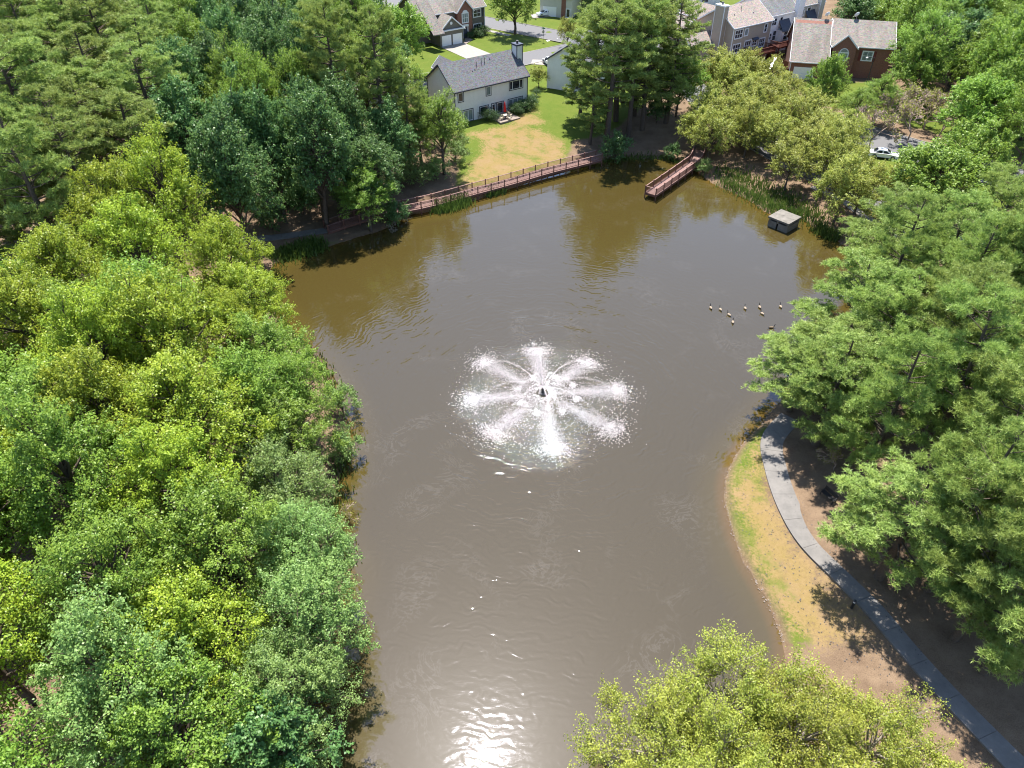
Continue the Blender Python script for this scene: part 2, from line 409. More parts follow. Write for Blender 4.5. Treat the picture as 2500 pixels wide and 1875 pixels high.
# ------------------------------------------------------------------ pond
FC = P(1325, 960, 0)
wx, wy = np.arange(-34, 64, .8), np.arange(2, 126, .8)
WX, WY = np.meshgrid(wx, wy); wxf, wyf = WX.ravel(), WY.ravel()
dd = shore_d(wxf, wyf)
nwx = len(wx); ii = (np.arange(len(wy) - 1)[:, None] * nwx + np.arange(nwx - 1)[None, :]).ravel()
keep = dd[ii] < 2.5
fa = np.c_[ii, ii + 1, ii + nwx + 1, ii + nwx][keep]
used = np.unique(fa); remap = np.full(len(wxf), -1); remap[used] = np.arange(len(used))
me = mesh_np('pond_water', np.c_[wxf, wyf, wxf * 0][used], remap[fa])
at_ = me.attributes.new('depth', 'FLOAT', 'POINT'); at_.data.foreach_set('value', np.clip(-dd[used] / 3.5, 0, 1).astype(np.float32))
t = NT('pond_water'); v = t.coords()
at = t.n('ShaderNodeAttribute', attribute_name='depth')
shallow = t.ramp(at.outputs['Fac'], [(0.0, (.085, .05, .010)), (.3, (.055, .040, .009)), (1.0, (.046, .034, .0095))])
film_w = t.noise(v, .11, 3, .5, 1.2)
film = t.noise(v, .26, 7, .66, 4.0)
lines = t.math('SUBTRACT', 1.0, t.math('MULTIPLY', t.math('ABSOLUTE', t.math('SUBTRACT', film, .5)), 26.0), None, True)
lines = t.math('MULTIPLY', lines, t.ramp(film_w, [(.52, (0, 0, 0)), (.66, (1, 1, 1))]))
col = t.mix(t.math('MULTIPLY', lines, .10), shallow, (.25, .23, .21))
t.base(col, .035, .5)
t.l(t.ramp(t.noise(v, .045, 4, .6, .8), [(.4, (.018, .018, .018)), (.65, (.04, .04, .04))]), t.b.inputs['Roughness'])
t.b.inputs['IOR'].default_value = 1.8
t.b.inputs['Specular Tint'].default_value = (.86, .86, 1.0, 1)
t.b.inputs['Coat Weight'].default_value = .035
t.b.inputs['Coat Roughness'].default_value = .27
# ripples: light wind chop everywhere, rings spreading from the fountain
sub = t.n('ShaderNodeVectorMath', operation='SUBTRACT'); t.l(v, sub.inputs[0]); sub.inputs[1].default_value = tuple(FC)
ln = t.n('ShaderNodeVectorMath', operation='LENGTH'); t.l(sub.outputs[0], ln.inputs[0]); r = ln.outputs['Value']
wob = t.math('MULTIPLY', t.noise(v, .22, 3, .6), 5.0)
ring = t.math('SINE', t.math('MULTIPLY', t.math('ADD', r, wob), 9.0))
ring2 = t.math('SINE', t.math('MULTIPLY', t.math('ADD', r, t.math('MULTIPLY', wob, 1.7)), 5.2))
amp = t.math('DIVIDE', 1.0, t.math('ADD', 1.0, t.math('POWER', t.math('DIVIDE', r, 17.0), 2.2)))
brk = t.ramp(t.noise(v, .5, 3, .6), [(.3, (.15, .15, .15)), (.7, (1, 1, 1))])
h1 = t.math('MULTIPLY', t.math('MULTIPLY', t.math('ADD', ring, t.math('MULTIPLY', ring2, .8)), amp), t.math('MULTIPLY', brk, .017))
chop = t.noise(t.coords((1.0, 2.2, 1)), 1.6, 4, .6, .4)
mild = t.noise(t.coords((.35, 1.3, 1)), 1.1, 3, .5, .6)
h2 = t.math('MULTIPLY', chop, .003)
h3 = t.math('MULTIPLY', mild, .006)
near = t.math('SUBTRACT', 1.0, t.math('DIVIDE', r, 13.0), None, True)
rough_w = t.math('MULTIPLY', t.math('MULTIPLY', t.noise(v, 2.6, 4, .7), near), .20)
hh = t.math('ADD', t.math('ADD', h1, h2), t.math('ADD', h3, rough_w))
b = t.n('ShaderNodeBump'); b.inputs['Strength'].default_value = 1.0; b.inputs['Distance'].default_value = 1.0
t.l(hh, b.inputs['Height']); t.l(b.outputs['Normal'], t.b.inputs['Normal'])
me.materials.append(t.m)
tag(link('pond_water', me), kind='structure')

# ------------------------------------------------------------------ roads and paths (draped sheets)
def strip(pts, width, lift):
    """ribbon along world xy points, draped on the ground"""
    pts = [np.array(p[:2], float) for p in pts]; L, R = [], []
    for i, p in enumerate(pts):
        d = pts[min(i + 1, len(pts) - 1)] - pts[max(i - 1, 0)]; d /= np.linalg.norm(d); n = np.array([-d[1], d[0]])
        L.append(p + n * width / 2); R.append(p - n * width / 2)
    return L, R
def ribbon(name, pts, width, lift, mat, thick=0.0):
    L, R = strip(pts, width, lift); mb = MB(); n = len(L); vs_ = []
    for a, b_ in zip(L, R):
        z = max(gz(*a), gz(*b_)) + lift
        vs_ += [(a[0], a[1], z), (b_[0], b_[1], z), (a[0], a[1], z - .35), (b_[0], b_[1], z - .35)]
    fs = []
    for i in range(n - 1):
        o = i * 4; q = o + 4
        fs += [(o, o + 1, q + 1, q), (o, q, q + 2, o + 2), (o + 1, o + 3, q + 3, q + 1)]
    mb.add(vs_, fs)
    return tag(mb.build(name, mat), kind='structure')
def kerb(name, pts, off, mat, h=.13, w=.16):
    L, R = strip(pts, abs(off) * 2, 0); line = L if off > 0 else R; mb = MB()
    for a, b_ in zip(line[:-1], line[1:]):
        za, zb = gz(*a) + h / 2 + .02, gz(*b_) + h / 2 + .02
        mb.bar((a[0], a[1], za), (b_[0], b_[1], zb), w, h)
    return tag(mb.build(name, mat), kind='structure')
def groundline(px, sub=5): return [tuple(p) for p in spline([tuple(G(u, v)[:2]) for u, v in px], sub, False)]
YAW = 0.62
ux, uy = Vector((math.cos(YAW), math.sin(YAW), 0)), Vector((-math.sin(YAW), math.cos(YAW), 0))
RB = P(1370, 125, 2)                                  # street behind the white house
roadB = [tuple((RB + ux * k)[:2]) for k in (-90, -60, -40, -25, -10, 0, 12, 24, 40)]
ribbon('street', roadB, 8.0, .05, M['asphalt']); kerb('kerb', roadB, 4.05, M['concrete']); kerb('kerb', roadB, -4.05, M['concrete'])
RA = P(1330, 82, 2)
roadA = [tuple((RA + Vector((-.80, .60, 0)) * k)[:2]) for k in (70, 45, 25, 10, 0, -12, -25, -40)]
ribbon('street', roadA, 8.5, .056, M['asphalt']); kerb('kerb', roadA, 4.3, M['concrete']); kerb('kerb', roadA, -4.3, M['concrete'])
tag(MB().add([tuple(P(u, v, gz(*P(u, v, 2)[:2]) + .075)) for u, v in ((1333, 99), (1336, 101), (1364, 95), (1361, 93))], [(0, 1, 2, 3)]).build('stop_line', M['white_trim']), kind='structure')
roadC = groundline([(2330, 600), (2170, 500), (2065, 448), (1972, 408), (1850, 340), (1760, 285), (1690, 215), (1640, 150), (1560, 95)])
ribbon('street', roadC, 6.5, .05, M['asphalt']); kerb('kerb', roadC, 3.3, M['concrete']); kerb('kerb', roadC, -3.3, M['concrete'])
roadD = groundline([(2760, 540), (2600, 480), (2447, 432), (2300, 388), (2194, 356), (2079, 322), (1990, 290)])
ribbon('street', roadD, 10.0, .053, M['asphalt']); kerb('kerb', roadD, 5.05, M['concrete']); kerb('kerb', roadD, -5.05, M['concrete'])
roadE = groundline([(1730, 20), (1700, 62), (1690, 90), (1650, 140)])
ribbon('street', roadE, 8.0, .061, M['asphalt'])
def slabs(name, pts, width, mat, seg):
    """a footpath: each concrete slab its own piece, joints left between"""
    pts = [np.array(p[:2], float) for p in pts]
    dist = [0]
    for a, b_ in zip(pts[:-1], pts[1:]): dist.append(dist[-1] + np.linalg.norm(b_ - a))
    def at_d(s):
        i = min(max(np.searchsorted(dist, s) - 1, 0), len(pts) - 2); f = (s - dist[i]) / max(dist[i + 1] - dist[i], 1e-6)
        return pts[i] + (pts[i + 1] - pts[i]) * f
    p0 = pts[0]; root = empty(name, (p0[0], p0[1], gz(*p0))); tag(root, kind='structure')
    s = 0.0
    while s < dist[-1] - seg * .5:
        e = min(s + seg, dist[-1]); mb = MB(); k = 5; vs_ = []
        for j in range(k + 1):
            q = s + .012 + (e - s - .024) * j / k; a = at_d(q); d = at_d(min(q + .3, dist[-1])) - at_d(max(q - .3, 0)); d /= np.linalg.norm(d); n = np.array([-d[1], d[0]])
            for sg in (1, -1):
                c = a + n * sg * width / 2; z = gz(*a) + .07
                vs_ += [(c[0] - p0[0], c[1] - p0[1], z - gz(*p0)), (c[0] - p0[0], c[1] - p0[1], z - gz(*p0) - .3)]
        fs = [(0, 1, 3, 2), tuple(k * 4 + i for i in (2, 3, 1, 0))]
        for j in range(k):
            o = j * 4; q = o + 4
            fs += [(o, o + 2, q + 2, q), (o, q, q + 1, o + 1), (o + 2, o + 3, q + 3, q + 2)]
        mb.add(vs_, fs); mb.build('slab', mat, root); s = e
    return root
pathR = groundline([(1930, 1020), (1885, 1075), (1895, 1150), (1925, 1235), (1975, 1320), (2060, 1405), (2145, 1490), (2225, 1585), (2320, 1690), (2420, 1795), (2540, 1920)], 6)
slabs('footpath', pathR, 2.15, M['path_concrete'], 3.0)
slabs('footpath', groundline([(560, 592), (640, 582), (720, 573), (800, 562)]), 1.6, M['path_concrete'], 2.4)
slabs('footpath', groundline([(1985, 455), (2060, 490), (2100, 520), (2180, 570), (2260, 630)]), 1.6, M['concrete'], 2.0)
slabs('footpath', [tuple((RA + Vector((-.80, .60, 0)) * k + Vector((-.6, -.8, 0)) * 6.5)[:2]) for k in (60, 40, 20, 6)], 1.4, M['concrete'], 3.0)

# ------------------------------------------------------------------ houses
def window(parent, o, ax, nrm, w, h, cols, rows, frame, trim=None, glass='glass', tw=.09, name='window', fr=None):
    """o = lower left corner on the wall, ax = direction along the wall, nrm = outward; every pane its own piece"""
    o, ax, nrm = Vector(o), Vector(ax), Vector(nrm); up = Vector((0, 0, 1))
    mb = MB()
    def slab(m, x0, x1, z0, z1, d0, d1, mi=0):
        vs_ = [o + ax * x + up * z + nrm * d for d in (d0, d1) for x, z in ((x0, z0), (x1, z0), (x1, z1), (x0, z1))]
        m.add(vs_, [(0, 3, 2, 1), (4, 5, 6, 7), (0, 1, 5, 4), (1, 2, 6, 5), (2, 3, 7, 6), (3, 0, 4, 7)], mi)
    if trim:
        T = .13
        slab(mb, -T, w + T, h, h + T, .0, .07, 1); slab(mb, -T, w + T, -T, 0, .0, .07, 1); slab(mb, -T, 0, 0, h, .0, .07, 1); slab(mb, w, w + T, 0, h, .0, .07, 1)
    fr = fr or [1.0 / cols] * cols; xs_ = [0]
    for f in fr: xs_.append(xs_[-1] + f * w)
    for i, x in enumerate(xs_):
        a, b_ = (x, x + tw) if i == 0 else (x - tw, x) if i == len(xs_) - 1 else (x - tw / 2, x + tw / 2)
        slab(mb, a, b_, 0, h, .0, .055)
    for j in range(rows + 1):
        z = h * j / rows; a, b_ = (z, z + tw) if j == 0 else (z - tw, z) if j == rows else (z - tw / 2, z + tw / 2)
        slab(mb, 0, w, a, b_, .0, .05)
    win = mb.build(name, [M[frame], M[trim or frame]], parent)
    for i in range(cols):
        for j in range(rows):
            pm = MB(); slab(pm, xs_[i] + tw * .6, xs_[i + 1] - tw * .6, h * j / rows + tw * .6, h * (j + 1) / rows - tw * .6, .005, .02)
            pm.build('pane', M[glass] if not isinstance(glass, (list, tuple)) else M[glass[i % len(glass)]], win)
    return win
AX, AY = Vector((1, 0, 0)), Vector((0, 1, 0)); NX, NY = -AX, -AY
def gable_roof(parent, x0, x1, y0, y1, ze, zr, o, mat, trim, th=.18, name='roof', axis_='x', yr=None):
    """ridge along x (or y); slabs of real thickness, fascia boards as a part"""
    a0, a1 = (y0, y1) if axis_ == 'x' else (x0, x1); b0, b1 = (x0, x1) if axis_ == 'x' else (y0, y1)
    m = (a0 + a1) / 2 if yr is None else yr
    s0 = (zr - ze) / (m - a0); s1 = (zr - ze) / (a1 - m)
    prof = [(a0 - o, ze - o * s0), (m, zr), (a1 + o, ze - o * s1), (a1 + o, ze - o * s1 + th), (m, zr + th), (a0 - o, ze - o * s0 + th)]
    mb = MB(); ax_ = 'x' if axis_ == 'x' else 'y'
    n = 6
    def mk(p, t_): return (t_, p[0], p[1]) if ax_ == 'x' else (p[0], t_, p[1])
    vs_ = [mk(p, b0 - o) for p in prof] + [mk(p, b1 + o) for p in prof]
    fs = [(0, 1, 4, 5), (1, 2, 3, 4), (6, 11, 10, 7), (7, 10, 9, 8)] + [(i, i + 6, (i + 1) % 6 + 6, (i + 1) % 6) for i in range(6)]
    mb.add(vs_, fs); r = mb.build(name, mat, parent)
    fm = MB()
    for e in (b0 - o - .03, b1 + o + .03):
        for p, q in ((prof[0], prof[1]), (prof[1], prof[2])):
            a = mk((p[0], p[1] + .07), e); b_ = mk((q[0], q[1] + .07), e); fm.bar(a, b_, .06, .26)
    for p in (prof[0], prof[2]):
        a = mk((p[0] + (-.04 if p is prof[0] else .04), p[1] + .05), b0 - o); b_ = mk((p[0] + (-.04 if p is prof[0] else .04), p[1] + .05), b1 + o); fm.bar(a, b_, .1, .2)
    fm.build('fascia', trim, r)
    return r
def gable_walls(parent, x0, x1, y0, y1, z0, ze, zr, mat, axis_='x', name='wall'):
    if axis_ == 'x': poly = [(y0, z0), (y1, z0), (y1, ze), ((y0 + y1) / 2, zr - .02), (y0, ze)]; return MB().prism(poly, 'x', x0, x1).build(name, mat, parent)
    poly = [(x0, z0), (x1, z0), (x1, ze), ((x0 + x1) / 2, zr - .02), (x0, ze)]; return MB().prism(poly, 'y', y0, y1).build(name, mat, parent)
def chimney(parent, x0, x1, y0, y1, z0, z1, mat, trim, cap):
    c = MB().box(x0, x1, y0, y1, z0, z1).build('chimney', mat, parent)
    mb = MB()
    for x in (x0, x1):
        for y in (y0, y1): mb.box(x - .06, x + .06, y - .06, y + .06, z0, z1 - .02)
    mb.box(x0 - .12, x1 + .12, y0 - .12, y1 + .12, z1 - .22, z1 + .06); mb.build('chimney_trim', trim, c)
    MB().lathe([(.2, 0), (.2, .35), (.27, .4), (.27, .5), (.05, .55)], 10, ((x0 + x1) / 2, (y0 + y1) / 2, z1 + .06)).build('flue', cap, c)
    return c
def pipe(parent, x, y, z, h, mat):
    return MB().lathe([(.12, 0), (.06, .15), (.06, h), (.02, h + .02)], 7, (x, y, z)).build('vent_pipe', mat, parent)
def house(name, loc, yaw, label):
    return empty(name, loc, yaw, label, 'house')

# --- the white house on the lawn
hz = 2.0
hw = house('house', (-10.41, 136.5, hz), YAW, 'two storey white sided house with grey roof facing the pond lawn')
W_, D_, E_, R_ = 16.4, 9.7, 6.0, 9.45
gable_walls(hw, 0, W_, 0, D_, -.3, E_, R_, M['white_siding'])
rf = gable_roof(hw, 0, W_, 0, D_, E_, R_, .35, M['grey_roof'], M['navy_trim'])
for x in (-.01, W_ + .01):
    for y in (-.01, D_ + .01): MB().box(x - .07, x + .07, y - .07, y + .07, -.3, E_ - .05).build('corner_board', M['navy_trim'], hw)
MB().tube([(-.12, -.32, E_ - .25), (-.12, -.12, E_ - .6), (-.12, -.12, -.1)], [.05] * 3, 6).build('downspout', M['navy_trim'], hw)
for x, z, w, h, cols, fr in ((.75, 3.95, 1.05, 1.6, 1, None), (6.9, 3.95, 1.0, 1.6, 1, None), (12.2, 3.95, 3.05, 1.6, 3, [.22, .56, .22]),
                             (.6, .15, 3.2, 2.05, 3, None), (5.35, 1.0, 1.9, 1.15, 1, None), (11.9, .3, 3.3, 1.95, 3, None)):
    window(hw, (x, 0, z), AX, NY, w, h, cols, 1, 'white_trim', 'navy_trim', 'curtain_glass' if (cols == 3 and z < 1) or x > 6.5 and x < 7 else 'glass', .1, fr=fr)
window(hw, (8.05, 0, .08), AX, NY, .85, 2.1, 1, 1, 'white_trim', 'navy_trim', 'glass', .14, 'door')
window(hw, (9.2, 0, .08), AX, NY, 1.5, 2.1, 1, 1, 'white_trim', 'navy_trim', 'glass', .12, 'door')
MB().box(7.65, 7.78, -.12, 0, 1.45, 1.75).build('wall_lamp', M['dark_metal'], hw)
MB().box(4.9, 5.0, -.3, -.02, .02, .6).build('utility_box', M['sign_back'], hw)
chimney(hw, W_ - .35, W_ + 1.0, 3.0, 4.6, 0, R_ + 1.35, M['white_siding'], M['navy_trim'], M['dark_metal'])
for x, y, h in ((7.0, 3.3, .75), (8.3, 3.6, .95), (9.0, 3.6, .95), (10.4, 3.9, .25), (6.2, 2.6, .3), (5.6, 2.5, .2)):
    pipe(rf, x, y, E_ + (R_ - E_) * y / (D_ / 2) + .12, h, M['navy_trim'])
gable_roof(hw, 2.2, 5.6, 5.0, 11.0, 7.3, 8.9, .25, M['grey_roof'], M['white_trim'], axis_='y', name='dormer_roof')
MB().box(-.02, W_ + .02, -.03, 0, -.3, .02).build('foundation', M['concrete'], hw)

# --- garage house across the street
he = house('house', (-16.9, 187.4, 2.0), YAW, 'taupe house with brick entry gable and white double garage doors')
gable_walls(he, -.2, 6.3, 0, 9, -.3, 3.5, 6.2, M['taupe_siding'], 'y', 'garage_wall')
gable_roof(he, -.2, 6.3, 0, 8.5, 3.5, 6.2, .4, M['brown_roof'], M['white_trim'], axis_='y', name='garage_roof')
MB().prism([(-.5, 3.35), (6.6, 3.35), (6.6, 3.6), (-.5, 3.6)], 'y', -.55, 0).build('pent_roof', M['white_trim'], he)
MB().lathe([(.34, -.03), (.34, .03)], 14).build('gable_vent', M['white_trim'], he).matrix_local = Matrix.Translation((3.05, -.03, 4.85)) @ Matrix.Rotation(RAD(90), 4, 'X')
for x in (.25, 3.3):
    d = MB().box(x, x + 2.6, -.05, 0, 0, 2.35).build('garage_door', M['garage_door'], he)
    for k in range(4): MB().box(x + .05, x + 2.55, -.075, -.05, .04 + k * .58, .58 + k * .58).build('door_panel', M['garage_door'], d)
gable_walls(he, -3, 15.6, 4.6, 15, -.3, 6.3, 9.6, M['taupe_siding'])
gable_roof(he, -3, 15.6, 4.6, 15, 6.3, 9.6, .4, M['brown_roof'], M['white_trim'])
gable_walls(he, 7.0, 11.2, 3.4, 10, -.3, 6.3, 8.6, M['brick'], 'y', 'brick_gable')
gable_roof(he, 7.0, 11.2, 3.4, 9.9, 6.3, 8.6, .4, M['brown_roof'], M['white_trim'], axis_='y', name='gable_roof')
MB().prism([(-2.5, 3.4), (4.6, 9.1), (4.6, 9.3), (-2.5, 3.6)], 'x', -3.4, -.3).build('side_roof', M['brown_roof'], he)
window(he, (8.3, 3.4, 3.5), AX, NY, 1.7, 2.1, 3, 2, 'white_trim', 'white_trim', 'curtain_glass', .09)
MB().prism([(8.3 + .85 + .75 * math.cos(a), 5.75 + .55 * math.sin(a)) for a in np.linspace(0, math.pi, 9)], 'y', 3.33, 3.4).build('arch_crown', M['white_trim'], he)
dr = MB().box(8.5, 9.6, 3.32, 3.4, 0, 2.3).build('door', M['navy_trim'], he)
MB().box(8.2, 8.42, 3.28, 3.4, 0, 2.6).box(9.68, 9.9, 3.28, 3.4, 0, 2.6).box(8.1, 10.0, 3.25, 3.4, 2.6, 3.1).build('door_surround', M['white_trim'], he)
for z, h in ((4.0, 1.7), (.8, 1.6)):
    window(he, (12.3, 4.6, z), AX, NY, 2.2, h, 2 if z > 2 else 3, 2, 'white_trim', 'white_trim', 'glass')
    for x in (11.6, 14.7): MB().box(x, x + .5, 4.53, 4.6, z - .1, z + h + .1).build('shutter', M['navy_trim'], he)
for x in (11.25, 15.6): MB().box(x - .08, x + .08, 4.5, 4.62, -.3, 6.1).build('corner_board', M['white_trim'], he)
def drive(name, poly, mat=None):
    pts = [Vector(p) for p in poly]; c = sum(pts, Vector()) / len(pts); z = max(gz(p.x, p.y) for p in pts) + .075
    return tag(MB().prism([(p.x, p.y) for p in pts], 'z', z - .4, z).build(name, mat or M['concrete']), kind='structure')
def hp(h, x, y): return h.matrix_basis @ Vector((x, y, 0))
def hpt(loc, x, y): return Vector(loc) + ux * x + uy * y
EL = (-16.9, 187.4, 2.0)
drive('driveway', [hpt(EL, -.2, -.1), hpt(EL, 6.2, -.1), hpt(EL, 6.6, -21), hpt(EL, -.4, -21)])
drive('front_walk', [hpt(EL, 6.3, -1.2), hpt(EL, 6.4, -.05), hpt(EL, 8.6, 2.9), hpt(EL, 9.8, 2.9), hpt(EL, 9.6, 1.0)], M['patio'])

# --- white house behind the tall pines
hg = house('house', (7.2, 157.3, 2.0), RAD(-24), 'white sided house half hidden behind the tall shore pines')
gable_walls(hg, 0, 9.0, 0, 13, -.3, 5.8, 8.8, M['white_siding'], 'y')
gable_roof(hg, 0, 9.0, 0, 13, 5.8, 8.8, .35, M['grey_roof'], M['navy_trim'], axis_='y')
for x, z in ((6.0, 3.9), (5.6, .8)): window(hg, (x, 0, z), AX, NY, 1.6, 1.5, 2, 1, 'white_trim', 'navy_trim', 'glass')
drive('driveway', [P(1338, 160, 2), P(1296, 157, 2), P(1300, 146, 2), P(1345, 148, 2)])

# --- the row of three town houses
TA = (47.7, 170.6, 2.0)
ha = house('town_house', TA, YAW, 'tan sided town house with pinkish brown roof and raised red deck')
gable_walls(ha, 0, 12.5, 0, 10, -.3, 8.3, 11.3, M['tan_siding'])
ra = gable_roof(ha, 0, 12.5, 0, 10, 8.3, 11.3, .3, M['tan_roof'], M['white_trim'])
chimney(ha, -1.3, .0, 2.4, 4.9, -.3, 12.3, M['tan_siding'], M['white_trim'], M['navy_trim'])
gable_walls(ha, -7.8, -.02, 4.2, 9.0, -.3, 4.6, 6.4, M['tan_siding'], 'x', 'wing_wall')
gable_roof(ha, -7.8, -.3, 4.2, 9.0, 4.6, 6.4, .3, M['tan_roof'], M['white_trim'], name='wing_roof')
gable_walls(ha, .5, 5.5, 7, 16, 4, 8.4, 10.6, M['tan_siding'], 'y', 'front_wing')
gable_roof(ha, .5, 5.5, 5.5, 16, 8.4, 10.6, .3, M['tan_roof'], M['white_trim'], axis_='y', name='front_roof')
gable_roof(ha, -5.5, -.3, 9.3, 16, 6.6, 8.6, .3, M['tan_roof'], M['white_trim'], axis_='y', name='front_roof')
gable_walls(ha, -5.5, -.3, 9.3, 16, -.3, 6.6, 8.6, M['tan_siding'], 'y', 'front_wing')
for x, z, w, h, c_, r_ in ((.6, 6.0, 2.4, 1.7, 3, 2), (3.7, 6.2, 1.1, 1.4, 1, 1), (10.2, 6.0, .9, 1.7, 1, 2), (.6, 3.0, 2.4, 1.8, 3, 2), (4.4, 2.9, 2.0, 2.1, 3, 2), (6.9, 3.6, 1.5, 1.2, 2, 2), (9.2, 3.0, 1.9, 1.8, 3, 2)):
    window(ha, (x, 0, z), AX, NY, w, h, c_, r_, 'white_trim', 'white_trim', 'curtain_glass' if c_ == 1 and r_ == 1 else 'glass', .09)
for x in (0, 12.5): MB().box(x - .09, x + .09, -.09, .05, -.3, 8.2).build('corner_board', M['white_trim'], ha)
MB().prism([(-.55, 5.0), (0, 5.35), (0, 5.2), (-.5, 4.9)], 'x', 6.7, 8.6).build('awning', M['navy_trim'], ha)
for x, y in ((5.4, 3.4), (2.5, 2.6), (8.3, 2.2)): pipe(ra, x, y, 8.3 + 3 * y / 5 + .15, .8 if x == 5.4 else .25, M['navy_trim'])
def deck(loc, x0, x1, y0, y1, z, label):
    d = empty('raised_deck', Vector(loc) + ux * x0 + uy * y0, YAW, label, 'deck'); w, dp = x1 - x0, y1 - y0
    for k in range(int(w / .4)): MB().box(k * .4, k * .4 + .375, 0, dp, z - .06, z).build('board', M['red_deck'], d)
    MB().box(0, w, -.05, 0, z - .32, z).box(-.05, 0, 0, dp, z - .32, z).box(w, w + .05, 0, dp, z - .32, z).build('rim_joist', M['red_deck'], d)
    for x in (.1, w - .1):
        for y in (.1, dp * .5): MB().box(x - .09, x + .09, y - .09, y + .09, -.6, z - .06).build('post', M['red_deck'], d)
        MB().bar((x, .1, z - 1.2), (x, 1.1, z - .15), .1, .1).build('brace', M['red_deck'], d)
    MB().box(0, w, -.03, .09, z + .95, z + 1.03).box(0, .12, 0, dp, z + .95, z + 1.03).box(w - .12, w, 0, dp, z + .95, z + 1.03).build('handrail', M['red_deck'], d)
    mb = MB()
    for k in range(int(w / .13)): mb.box(k * .13, k * .13 + .05, .0, .04, z, z + .95)
    for k in range(int(dp / .13)):
        for x in (.02, w - .06): mb.box(x, x + .04, k * .13, k * .13 + .05, z, z + .95)
    tag(mb.build('balusters', M['red_deck'], d), kind='stuff')
    return d
deck(TA, 4.0, 11.5, -3.2, -.05, 2.75, 'raised red wooden deck behind the tan town house')
TB = tuple(Vector(TA) + ux * 13.9 + uy * 2.2)
hb = house('town_house', TB, YAW, 'white sided town house with streaked grey roof and dark bay roof')
gable_walls(hb, 0, 10.5, 0, 11, -.3, 8.3, 11.6, M['white_siding'])
rb_ = gable_roof(hb, 0, 10.5, 0, 11, 8.3, 11.6, .3, M['slate_roof'], M['white_trim'])
chimney(hb, 9.0, 11.0, -.9, .0, -.3, 12.6, M['white_siding'], M['white_trim'], M['dark_metal'])
for x, z, w, h, c_, r_ in ((.7, 6.1, 2.5, 1.5, 3, 2), (4.3, 6.5, 1.0, 1.1, 1, 1), (.6, 3.1, 1.7, 1.4, 2, 2), (2.7, 2.8, 1.2, 2.1, 1, 2)): window(hb, (x, 0, z), AX, NY, w, h, c_, r_, 'white_trim', 'white_trim', 'glass', .08)
MB().box(4.3, 7.4, -1.3, 0, 2.6, 4.9).build('bay', M['white_siding'], hb)
window(hb, (5.0, -1.3, 2.9), AX, NY, 1.5, 1.9, 1, 2, 'white_trim', 'white_trim', 'glass', .1)
MB().prism([(-1.6, 4.85), (0, 7.0), (0, 6.8), (-1.6, 4.7)], 'x', 4.1, 7.6).build('bay_roof', M['navy_trim'], hb)
pipe(rb_, 4.0, 4.2, 8.3 + 3.3 * 4.2 / 5.5 + .15, .9, M['navy_trim']); pipe(rb_, 1.3, 4.4, 10.95, .7, M['navy_trim'])
MB().add([(3.3, 3.4, 10.56), (5.0, 3.4, 10.56), (5.2, 4.9, 11.46), (3.6, 4.9, 11.46)], [(0, 1, 2, 3)]).build('roof_patch', M['concrete'], rb_)
deck(TB, .3, 6.8, -4.2, -1.35, 2.6, 'raised dark red deck behind the white town house')
TC = tuple(Vector(TB) + ux * 12.2 + uy * 2.0)
hc = house('town_house', TC, YAW, 'cream sided town house with brownish roof at the end of the row')
gable_walls(hc, 0, 10.5, 0, 11, -.3, 8.3, 11.6, M['cream_siding'])
gable_roof(hc, 0, 10.5, 0, 11, 8.3, 11.6, .3, M['brown_roof'], M['white_trim'])
for x, z, w, h, c_, r_ in ((.9, 6.1, 2.5, 1.5, 3, 2), (4.6, 6.3, 1.2, 1.3, 1, 1), (.6, 3.1, 1.7, 1.4, 2, 2), (3.0, 2.8, 2.2, 2.1, 2, 2)): window(hc, (x, 0, z), AX, NY, w, h, c_, r_, 'white_trim', 'white_trim', 'glass', .08)
chimney(hc, 8.0, 9.6, -.9, 0, -.3, 12.4, M['cream_siding'], M['white_trim'], M['dark_metal'])
MB().box(4.2, 7.2, -1.3, 0, 2.6, 4.9).build('bay', M['cream_siding'], hc)
MB().prism([(-1.6, 4.85), (0, 7.0), (0, 6.8), (-1.6, 4.7)], 'x', 4.0, 7.4).build('bay_roof', M['navy_trim'], hc)

# --- brick house on the right
BY = RAD(-14)
DL = (59.2, 164.0, 2.0)
hd = house('house', DL, BY, 'brick house with greyish tan roof, arched window and white gutters')
bx_, by_ = Vector((math.cos(BY), math.sin(BY), 0)), Vector((-math.sin(BY), math.cos(BY), 0))
MB().prism([(0, -.3), (19, -.3), (19, 3.0), (9.5, 9.4), (0, 3.5)], 'x', 0, 7.4).build('garage_wall', M['brick'], hd)
MB().prism([(4.0, -.3), (19, -.3), (19, 5.6), (10.5, 9.6), (4.0, 6.2)], 'x', 7.42, 20).build('wall', M['brick'], hd)
gable_roof(hd, 0, 7.2, 0, 19, 3.55, 9.5, .35, M['brown_roof'], M['white_trim'], name='garage_roof', yr=10)
gable_roof(hd, 7.8, 20, 4.0, 19, 6.25, 9.7, .35, M['brown_roof'], M['white_trim'], yr=10.5)
gable_walls(hd, 8.0, 12.6, 2.6, 8, -.3, 6.3, 8.5, M['brick'], 'y', 'brick_gable')
gable_roof(hd, 8.0, 12.6, 2.6, 9.2, 6.3, 8.5, .3, M['brown_roof'], M['white_trim'], axis_='y', name='gable_roof')
g_ = MB().box(.8, 4.9, -.06, 0, 0, 2.4).build('garage_door', M['garage_door'], hd)
for k in range(4): MB().box(.85, 4.85, -.085, -.06, .04 + k * .59, .59 + k * .59).build('door_panel', M['garage_door'], g_)
MB().box(-.08, .06, -.1, .02, -.3, 3.4).build('downspout', M['white_trim'], hd)
window(hd, (9.4, 2.6, 3.6), AX, NY, 1.8, 1.5, 2, 1, 'white_trim', 'white_trim', 'curtain_glass', .1)
